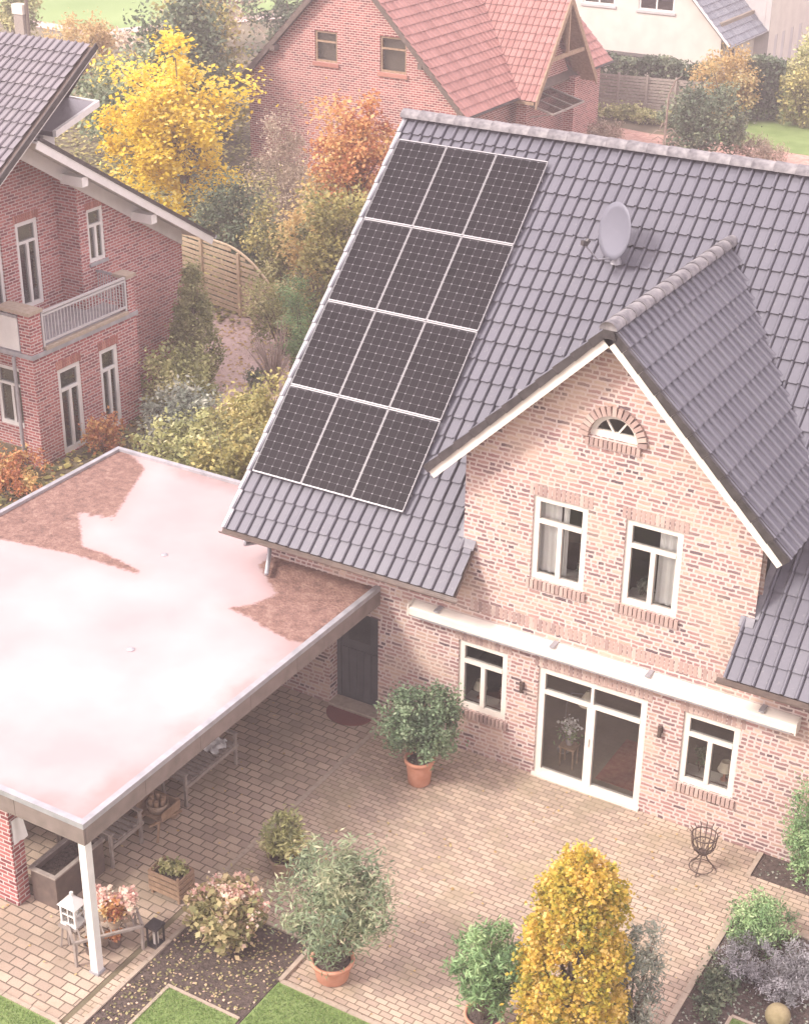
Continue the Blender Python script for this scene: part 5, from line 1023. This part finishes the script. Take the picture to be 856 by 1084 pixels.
def grass(rects, n, h, mat, seed, z):
    rs = np.random.default_rng(seed); A = [abs((r[1]-r[0])*(r[3]-r[2])) for r in rects]; tot = sum(A); P = []
    for r, a in zip(rects, A): k = int(n*a/tot); P.append(np.stack([rs.uniform(r[0],r[1],k), rs.uniform(r[2],r[3],k), np.full(k, z)], 1))
    P = np.concatenate(P); n = len(P); ang = rs.uniform(0,6.28,n); d = np.stack([np.cos(ang), np.sin(ang), np.zeros(n)], 1)*.006; tip = P + np.stack([rs.normal(size=n)*.012, rs.normal(size=n)*.012, h*rs.uniform(.5,1.2,n)], 1)
    v = np.stack([P-d, P+d, tip], 1).reshape(-1,3); me = bpy.data.meshes.new('grass'); me.vertices.add(3*n); me.vertices.foreach_set('co', v.astype(np.float32).ravel()); me.loops.add(3*n); me.loops.foreach_set('vertex_index', np.arange(3*n, dtype=np.int32)); me.polygons.add(n)
    me.polygons.foreach_set('loop_start', np.arange(0,3*n,3,dtype=np.int32)); me.polygons.foreach_set('loop_total', np.full(n,3,np.int32)); me.update(calc_edges=True)
    a = me.attributes.new('rnd','FLOAT','FACE'); a.data.foreach_set('value', rs.uniform(0,1,n).astype(np.float32)); me.materials.append(mat); o = bpy.data.objects.new('grass', me); COL.objects.link(o); o['kind'] = 'stuff'
m_grass = mat_leaf('grass_blade', [(0.103,0.181,0.051),(0.181,0.298,0.077),(0.272,0.389,0.129),(0.454,0.480,0.220)], pos=[0,.4,.8,1])
grass([(-2.18,-.94,-9.6,-7.45),(-.84,2.4,-9,-6.56),(-4.6,-3.1,-10,-8.85),(5.06,6.6,-6,-3.8)], 42000, .04, m_grass, 51, .045)


# ================================================================== PATIO FURNITURE AND PROPS
def bench(label, x, y0, y1, cloth=False):
    t = thing('garden_bench', label, 'bench', (x-.25, (y0+y1)/2, 0), 'wooden slatted benches under the carport')
    n = int((y1-y0)/.11)
    mb = MB()
    for i in range(n): y = y0 + .03 + (y1-y0-.06)*(i+.5)/n; mb.box(x-.47, x-.03, y-.035, y+.035, .43, .455)
    mb.build('seat', m_greytimber, t)
    mb = MB(); mb.box(x-.045,x,y0,y1,.36,.43); mb.build('rail', m_greytimber, t); mb = MB(); mb.box(x-.50,x-.455,y0,y1,.36,.43); mb.build('rail', m_greytimber, t)
    for y in (y0, y1-.05):
        mb = MB(); mb.box(x-.045,x+.005,y-.052,y-.002,.012,.66); mb.build('leg', m_greytimber, t)
        mb = MB(); mb.beam((x-.48,y-.027,.012),(x-.56,y-.027,.9),.05,.05,(0,1,0)); mb.build('leg', m_greytimber, t)
        mb = MB(); mb.box(x-.52,x+.03,y-.06,y+.006,.661,.69); mb.build('armrest', m_greytimber, t)
    mb = MB()
    for i in range(int((y1-y0)/.12)): y = y0 + .06 + i*.12; mb.beam((x-.50,y,.46),(x-.555,y,.88),.05,.015,(1,0,0))
    mb.beam((x-.557,y0-.03,.89),(x-.557,y1,.89),.04,.05); mb.build('backrest', m_greytimber, t)
    return t
bench('slatted wooden bench with a white cloth, nearest the back door', -4.55, -3.88, -2.42)
bench('slatted wooden bench without a cloth, beyond the old wheelbarrow', -4.58, -5.75, -4.98)
mb = MB(); vs = []; nx, ny = 6, 12
for i in range(nx+1):
    for j in range(ny+1): vs.append((-4.98+.30*i/nx+.05*math.sin(j), -2.95+.42*j/ny, .475+.03*math.sin(i*1.9+j*.9)+.02*math.sin(j*2.3)))
mb.add(vs, [(i*(ny+1)+j,(i+1)*(ny+1)+j,(i+1)*(ny+1)+j+1,i*(ny+1)+j+1) for i in range(nx) for j in range(ny)]); mb.add([(v[0],v[1],v[2]-.012) for v in vs], [(i*(ny+1)+j,i*(ny+1)+j+1,(i+1)*(ny+1)+j+1,(i+1)*(ny+1)+j) for i in range(nx) for j in range(ny)])
tag(mb.build('folded_cloth', m_cloth, None, True).ob, 'crumpled white cloth left on the slatted bench nearest the door', 'cloth')
# old wooden wheelbarrow
t = thing('wheelbarrow', 'old wooden wheelbarrow with a spoked wheel between the two benches', 'wheelbarrow', (-4.62,-4.45,0))
mb = MB(); wc = Vector((-4.56,-4.22,.19)); ax = Vector((1,.25,0)).normalized(); e1 = Vector((0,0,1)); e2 = ax.cross(e1)
pts = [wc + (e1*math.cos(a) + e2*math.sin(a))*.165 for a in [2*math.pi*k/24 for k in range(25)]]; mb.tube(pts, .022, 8); mb.build('wheel_rim', m_timber, t)
mb = MB()
for k in range(8): a = math.pi*k/4; mb.beam(wc, wc + (e1*math.cos(a) + e2*math.sin(a))*.155, .022, .022)
mb.tube([wc-ax*.05, wc+ax*.05], .035, 10); mb.build('wheel_spokes', m_timber, t)
mb = MB()
for sgn in (-.11, .13): mb.beam(wc + Vector((sgn,0,0)), Vector((-4.62+sgn*1.6,-5.05,.42)), .035, .035)
mb.build('handle', m_timber, t)
for sgn in (-.17, .19):
    mb = MB(); mb.beam((-4.62+sgn,-4.78,.36),(-4.60+sgn*1.15,-4.92,.012),.035,.035); mb.build('leg', m_timber, t)
mb = MB()
for i in range(5): mb.box(-4.86+i*.1,-4.77+i*.1,-4.80,-4.34,.35,.37)
mb.beam((-4.88,-4.80,.44),(-4.88,-4.36,.44),.02,.16); mb.beam((-4.36,-4.80,.44),(-4.36,-4.36,.44),.02,.16); mb.beam((-4.88,-4.34,.44),(-4.36,-4.34,.44),.02,.16); mb.build('tray', m_timber, t)
t = thing('log_basket', 'round wicker basket of split logs standing on the tray of the wheelbarrow', 'basket', (-4.62,-4.58,.37)); mb = MB(); mb.lathe((-4.62,-4.58,.372), [(.001,0),(.15,0),(.19,.16),(.17,.16),(.135,.02)], 18); mb.build('basket_body', m_wicker, t, True)
mb = MB()
for k in range(6): a = k*1.05; mb.tube([(-4.62+.09*math.cos(a),-4.58+.09*math.sin(a),.39),(-4.62+.12*math.cos(a),-4.58+.12*math.sin(a),.62)], .04, 6)
mb.build('logs', m_timber, t)
# dark planter trough by the arched wall
t = thing('planter_trough', 'long dark wooden trough beside the brick arch under the carport', 'planter', (-4.9,-6.7,0)); mb = MB()
mb.box(-5.15,-4.65,-7.0,-6.97,.012,.62); mb.box(-5.15,-4.65,-5.93,-5.9,.012,.62); mb.box(-5.15,-5.12,-6.97,-5.93,.012,.62); mb.box(-4.68,-4.65,-6.97,-5.93,.012,.62); mb.build('trough_box', m_brown, t)
mb = MB(); mb.box(-5.18,-4.62,-7.03,-6.96,.62,.65); mb.box(-4.69,-4.62,-6.96,-5.87,.62,.65); mb.box(-5.18,-5.11,-6.96,-5.87,.62,.65); mb.build('trim', m_greytimber, t)
mb = MB(); mb.box(-5.119,-4.681,-6.969,-5.931,.02,.52); mb.build('soil', m_soil, t)
# cloth hung on the arched wall
mb = MB(); vs = []
for j in range(7):
    for i in range(5): vs.append((-5.215 + .02*math.sin(i*2.1), -7.20 + .05*i + .02*(j/6)*i, 1.62 - .075*j + .02*math.sin(i*1.7)))
mb.add(vs, [(j*5+i, j*5+i+1, (j+1)*5+i+1, (j+1)*5+i) for j in range(6) for i in range(4)]); mb.add([(v[0]-.012,v[1],v[2]) for v in vs], [(j*5+i, (j+1)*5+i, (j+1)*5+i+1, j*5+i+1) for j in range(6) for i in range(4)])
tag(mb.build('hanging_cloth', m_cloth, None, True).ob, 'small white cloth hanging on the end of the arched brick wall', 'cloth')
# plant table with pots at the carport corner
TA, TB_ = Vector((-3.60,-7.80,0)), Vector((-2.98,-6.98,0)); td = (TB_-TA).normalized(); tn = Vector((-td.y,td.x,0))
t = thing('plant_table', 'low grey metal plant stand behind the white carport post', 'table', (TA+TB_)/2)
mb = MB(); c_ = [TA, TB_, TB_+tn*.52, TA+tn*.52]
for i in range(4): mb.beam(c_[i]+Vector((0,0,.46)), c_[(i+1)%4]+Vector((0,0,.46)), .04, .04)
for k in range(1,9): q = TA.lerp(TB_, k/9); mb.beam(q+Vector((0,0,.46)), q+tn*.52+Vector((0,0,.46)), .02, .02)
mb.build('table_top', m_greytimber, t)
for q in c_:
    mb = MB(); q2 = q.lerp((c_[0]+c_[2])/2, .03); mb.box(q2.x-.02,q2.x+.02,q2.y-.02,q2.y+.02,.012,.44); mb.build('leg', m_greytimber, t)
for k, (s_, o_, zz, lb, mt, rr) in enumerate([(.52,.34,.482,'faded pinkish-yellow hydrangea pot at the back of the plant stand',m_fl_pink,.19),(.80,.20,.482,'faded salmon hydrangea pot at the end of the plant stand',m_fl_pink,.17),(.62,.12,.482,'small dried reddish plant pot at the front of the plant stand',m_lf_red,.12)]):
    q = TA.lerp(TB_, s_) + tn*o_; t2 = plant('potted_hydrangea', lb, 'potted plant', (q.x,q.y,zz), (q.x,q.y,zz+.30+rr*.3), (rr,rr,rr*.75), 24, .08, 1100, .032, mt, 'potted plants on the plant stand', trunk=.006, stems=8, minz=.5, aspect=.8); pot(t2, (q.x,q.y,zz), .10, .17, m_wicker)
for k, (s_, o_, lb) in enumerate([(.28,.22,'dark reddish pot below the plant stand by the white post'),(.62,.24,'dark reddish pot under the plant stand away from the post')]):
    q = TA.lerp(TB_, s_) + tn*o_; t2 = plant('small_potted_plant', lb, 'potted plant', (q.x,q.y,0), (q.x,q.y,.27), (.13,.13,.08), 14, .06, 420, .03, m_lf_red, 'dark pots below the plant stand', trunk=.005, stems=6, minz=.2); pot(t2, (q.x,q.y,.012), .11, .20, m_brown)
# white house-shaped lantern on a stool
LX, LY = -3.92, -7.42
t = thing('stool', 'small grey wooden stool holding the white lantern', 'stool', (LX,LY,0)); mb = MB(); mb.box(LX-.17,LX+.17,LY-.17,LY+.17,.40,.44); mb.build('seat', m_greytimber, t)
for a in (-1,1):
    for b in (-1,1): mb = MB(); mb.beam((LX+a*.12,LY+b*.12,.40),(LX+a*.16,LY+b*.16,.012),.03,.03); mb.build('leg', m_greytimber, t)
t = thing('lantern', 'white house-shaped lantern with glazed sides standing on the stool', 'lantern', (LX,LY,.44)); mb = MB(); z0 = .442
mb.box(LX-.15,LX+.15,LY-.13,LY+.13,z0,z0+.04)
for a in (-1,1):
    for b in (-1,1): mb.box(LX+a*.13-.015,LX+a*.13+.015,LY+b*.11-.015,LY+b*.11+.015,z0+.04,z0+.36)
    mb.box(LX+a*.13-.008,LX+a*.13+.008,LY-.095,LY+.095,z0+.19,z0+.21); mb.box(LX-.115,LX+.115,LY+a*.11-.008,LY+a*.11+.008,z0+.19,z0+.21)
    mb.box(LX-.008,LX+.008,LY+a*.11-.008,LY+a*.11+.008,z0+.04,z0+.19); mb.box(LX-.008,LX+.008,LY+a*.11-.008,LY+a*.11+.008,z0+.21,z0+.36)
mb.build('lantern_frame', m_white, t)
mb = MB(); zt = z0+.36; ap = (LX,LY,zt+.16); bs = [(LX-.17,LY-.15,zt),(LX+.17,LY-.15,zt),(LX+.17,LY+.15,zt),(LX-.17,LY+.15,zt)]; mb.add(bs+[ap], [(0,1,4),(1,2,4),(2,3,4),(3,0,4),(3,2,1,0)]); mb.tube([(LX,LY,zt+.14),(LX,LY,zt+.20)], .03, 8); mb.build('lantern_roof', m_white, t)
mb = MB(); mb.box(LX-.118,LX+.118,LY-.103,LY-.099,z0+.05,z0+.35); mb.build('pane', m_glass, t); mb = MB(); mb.box(LX-.118,LX+.118,LY+.099,LY+.103,z0+.05,z0+.35); mb.build('pane', m_glass, t); mb = MB(); mb.tube([(LX,LY,z0+.041),(LX,LY,z0+.17)], .035, 10); mb.build('candle', m_cream, t)
# small dark lantern beside the stand
q = Vector((-2.90,-6.80,0)); t = thing('lantern', 'small dark box lantern with a pale candle standing beside the plant stand', 'lantern', q); mb = MB(); mb.box(q.x-.10,q.x+.10,q.y-.10,q.y+.10,.012,.04); mb.box(q.x-.11,q.x+.11,q.y-.11,q.y+.11,.36,.40)
for a in (-1,1):
    for b in (-1,1): mb.box(q.x+a*.085-.012,q.x+a*.085+.012,q.y+b*.085-.012,q.y+b*.085+.012,.04,.36)
mb.build('lantern_frame', m_dark, t); mb = MB(); mb.tube([(q.x,q.y,.042),(q.x,q.y,.24)], .045, 10); mb.build('candle', m_cream, t)
# crate with plants
CXc, CYc = -3.42, -5.75
t = thing('wooden_crate', 'slatted brown wooden crate planted with green foliage near the planting bed', 'crate', (CXc,CYc,0)); mb = MB()
for z in (.10,.20,.30,.40):
    mb.box(CXc-.28,CXc+.28,CYc-.20,CYc-.18,z,z+.07); mb.box(CXc-.28,CXc+.28,CYc+.18,CYc+.20,z,z+.07); mb.box(CXc-.30,CXc-.282,CYc-.20,CYc+.20,z,z+.07); mb.box(CXc+.282,CXc+.30,CYc-.20,CYc+.20,z,z+.07)
mb.build('slat', m_timber, t)
mb = MB()
for a in (-1,1):
    for b in (-1,1): mb.box(CXc+a*.26-.018,CXc+a*.26+.018,CYc+b*.16-.018,CYc+b*.16+.018,.012,.50)
mb.build('corner_post', m_timber, t); mb = MB(); mb.box(CXc-.24,CXc+.24,CYc-.14,CYc+.14,.05,.38); mb.build('soil', m_soil, t)
plant('crate_plant', 'light green leafy plant growing out of the slatted wooden crate', 'plant', (CXc,CYc,.38), (CXc,CYc,.50), (.22,.16,.12), 26, .09, 900, .035, m_lf_pale, trunk=.005, stems=8, minz=.4)
# fire basket
fx, fy = 3.46, -.90
t = thing('fire_basket', 'rusty iron fire basket on three legs in front of the brick wall', 'fire basket', (fx,fy,0)); mb = MB(); n = 14
for k in range(n):
    a = 2*math.pi*k/n; c, s_ = math.cos(a), math.sin(a); mb.tube([(fx+.08*c,fy+.08*s_,.36),(fx+.17*c,fy+.17*s_,.46),(fx+.20*c,fy+.20*s_,.62),(fx+.20*c,fy+.20*s_,.74),(fx+.245*c,fy+.245*s_,.79)], .009, 5)
mb.build('bar', m_iron, t)
for r_c, z in ((.205,.70),(.185,.52),(.085,.36)):
    mb = MB(); mb.tube([(fx+r_c*math.cos(2*math.pi*k/24),fy+r_c*math.sin(2*math.pi*k/24),z) for k in range(25)], .011, 6); mb.build('hoop', m_iron, t)
mb = MB(); mb.lathe((fx,fy,.355), [(.001,0),(.085,0),(.085,.01),(.001,.01)], 16); mb.build('ash_plate', m_iron, t)
for k in range(3):
    a = 2*math.pi*k/3 - math.pi/2; mb = MB(); mb.tube([(fx+.03*math.cos(a),fy+.03*math.sin(a),.355),(fx+.10*math.cos(a),fy+.10*math.sin(a),.2),(fx+.24*math.cos(a),fy+.24*math.sin(a),.02)], .012, 6); mb.build('leg', m_iron, t)
mb = MB(); mb.tube([(fx+.19*math.cos(2*math.pi*k/24),fy+.19*math.sin(2*math.pi*k/24),.07) for k in range(25)], .009, 6); mb.build('hoop', m_iron, t)
# door mat
mb = MB(); mx_, my_ = -3.72, -.30; mb.prism([(mx_+.46*math.cos(a), my_ - .40*math.sin(a)+.2, .013) for a in [math.pi*k/20 for k in range(21)]][::-1], (0,0,.02)); tag(mb.build('doormat', m_mat).ob, 'dark red half-round doormat in front of the dark back door', 'doormat')
# things seen through the windows
curtain('y', 0, -1, -.20, .16, 3.95, 5.32, .20, 'pale curtain filling the upper window above the awning, wide piece on its outer side'); curtain('y', 0, -1, .20, .30, 3.95, 5.32, .20, 'narrow gathered curtain edge in the middle of the same upper window')
curtain('y', 0, -1, 1.86, 2.25, 3.95, 5.32, .20, 'pale curtain drawn to one side in the upper window next to the gable corner')
def lamp(x, y, z, label):
    t = thing('table_lamp', label, 'lamp', (x,y,z), 'small table lamps behind the windows'); mb = MB(); mb.lathe((x,y,z), [(.06,0),(.06,.015),(.015,.03),(.03,.08),(.015,.14),(.01,.26)], 14); mb.build('lamp_base', m_terra, t, True); mb = MB(); mb.lathe((x,y,z), [(.13,.20),(.075,.36)], 18); mb.build('lamp_shade', m_shade, t, True)
sb = MB()
for (u0,u1,z) in ((-1.54,-.59,.90),(2.61,3.56,.87),(-.26,.70,3.88),(1.345,2.305,3.88)): sb.box(u0,u1,.285,.52,z,z+.03)
sb.build('window_board', m_cream, H)
lamp(3.28,.38,.905,'cream-shaded table lamp in the ground-floor window beyond the patio doors'); lamp(-1.28,.38,.935,'pale-shaded table lamp in the ground-floor window nearest the potted laurel')
plant('orchid', 'white potted flower beside the pale lamp in the ground-floor window', 'potted plant', (-.84,.40,.93), (-.84,.40,1.18), (.07,.05,.08), 10, .05, 160, .025, m_fl_pink, trunk=.005, stems=4, minz=1.0)
plant('window_plant', 'leafy green houseplant in the ground-floor window beside the cream lamp', 'potted plant', (2.88,.42,.90), (2.88,.42,1.18), (.13,.08,.17), 16, .07, 420, .035, m_lf_green, trunk=.006, stems=6, minz=.93)
plant('window_plant', 'spiky houseplant in the upper window nearest the solar panels', 'potted plant', (.52,.40,3.91), (.52,.40,4.08), (.12,.08,.12), 14, .06, 320, .045, m_lf_silver, trunk=.006, stems=6, minz=3.93, aspect=.25)
plant('window_plant', 'spiky houseplant in the upper window next to the gable corner', 'potted plant', (1.62,.40,3.91), (1.62,.40,4.08), (.14,.08,.13), 14, .06, 360, .045, m_lf_silver, trunk=.006, stems=6, minz=3.93, aspect=.25)
t = thing('flower_vase', 'glass vase of white flowers standing inside the patio door', 'vase', (.42,.55,.02)); mb = MB(); mb.lathe((.42,.55,.45), [(.05,0),(.08,.08),(.05,.22),(.07,.26)], 14); mb.build('vase_body', m_alu, t, True); mb = MB(); mb.box(.27,.57,.42,.68,.41,.448)
for a in (.29,.53):
    for b in (.44,.64): mb.box(a,a+.025,b,b+.025,.021,.41)
mb.build('side_table', m_timber, t); rs = np.random.default_rng(8); leafcloud('flower_head', m_cloth, t, np.array([.42,.55,.83]) + rs.normal(size=(160,3))*.075, rs.uniform(0,1,160), .028, rs, .9); leafcloud('leaves', m_lf_bright, t, np.array([.42,.55,.68]) + rs.normal(size=(160,3))*[.09,.08,.09], rs.uniform(0,1,160), .045, rs, .3)
t = thing('arc_lamp', 'curved floor lamp with a pale conical shade seen through the patio door', 'lamp', (.20,.9,.02)); mb = MB(); mb.tube([(.16,.9,.03),(.16,.9,1.0),(.26,.88,1.28),(.48,.84,1.36),(.62,.80,1.30)], .012, 6); mb.lathe((.16,.9,.021), [(.12,0),(.12,.02),(.01,.03)], 14); mb.build('pole', m_alu, t); mb = MB(); mb.lathe((.60,.80,1.22), [(.17,0),(.03,.26)], 18); mb.build('lamp_shade', m_shade, t, True)
t = thing('chandelier', 'small pale chandelier hanging inside the second patio door pane', 'chandelier', (1.40,.9,2.58)); mb = MB(); mb.tube([(1.40,.9,2.58),(1.40,.9,1.75)], .008, 5)
for k in range(6): a = k*math.pi/3; mb.tube([(1.40,.9,1.62),(1.40+.10*math.cos(a),.9+.10*math.sin(a),1.55),(1.40+.17*math.cos(a),.9+.17*math.sin(a),1.66)], .008, 5)
mb.build('chandelier_frame', m_alu, t)
for k in range(6): a = k*math.pi/3; mb = MB(); mb.tube([(1.40+.17*math.cos(a),.9+.17*math.sin(a),1.66),(1.40+.17*math.cos(a),.9+.17*math.sin(a),1.75)], .014, 6); mb.build('candle', m_cream, t)
mb = MB(); mb.box(1.0,1.95,.42,1.8,.021,.035); tag(mb.build('rug', m_rug).ob, 'red rug lying inside the second patio door pane', 'rug')

# ================================================================== HAZE
hm = bpy.data.materials.new('pale_haze'); hm.use_nodes = True; t_ = hm.node_tree; t_.nodes.clear(); o_ = t_.nodes.new('ShaderNodeOutputMaterial'); v_ = t_.nodes.new('ShaderNodeVolumePrincipled')
v_.inputs['Color'].default_value = (.97,.86,.87,1); v_.inputs['Density'].default_value = .0022; v_.inputs['Anisotropy'].default_value = 0; t_.links.new(v_.outputs[0], o_.inputs['Volume'])
mb = MB(); mb.box(-262,182,-72,332,-1.6,18.0); o = mb.build('haze', hm).ob; o['kind'] = 'stuff'
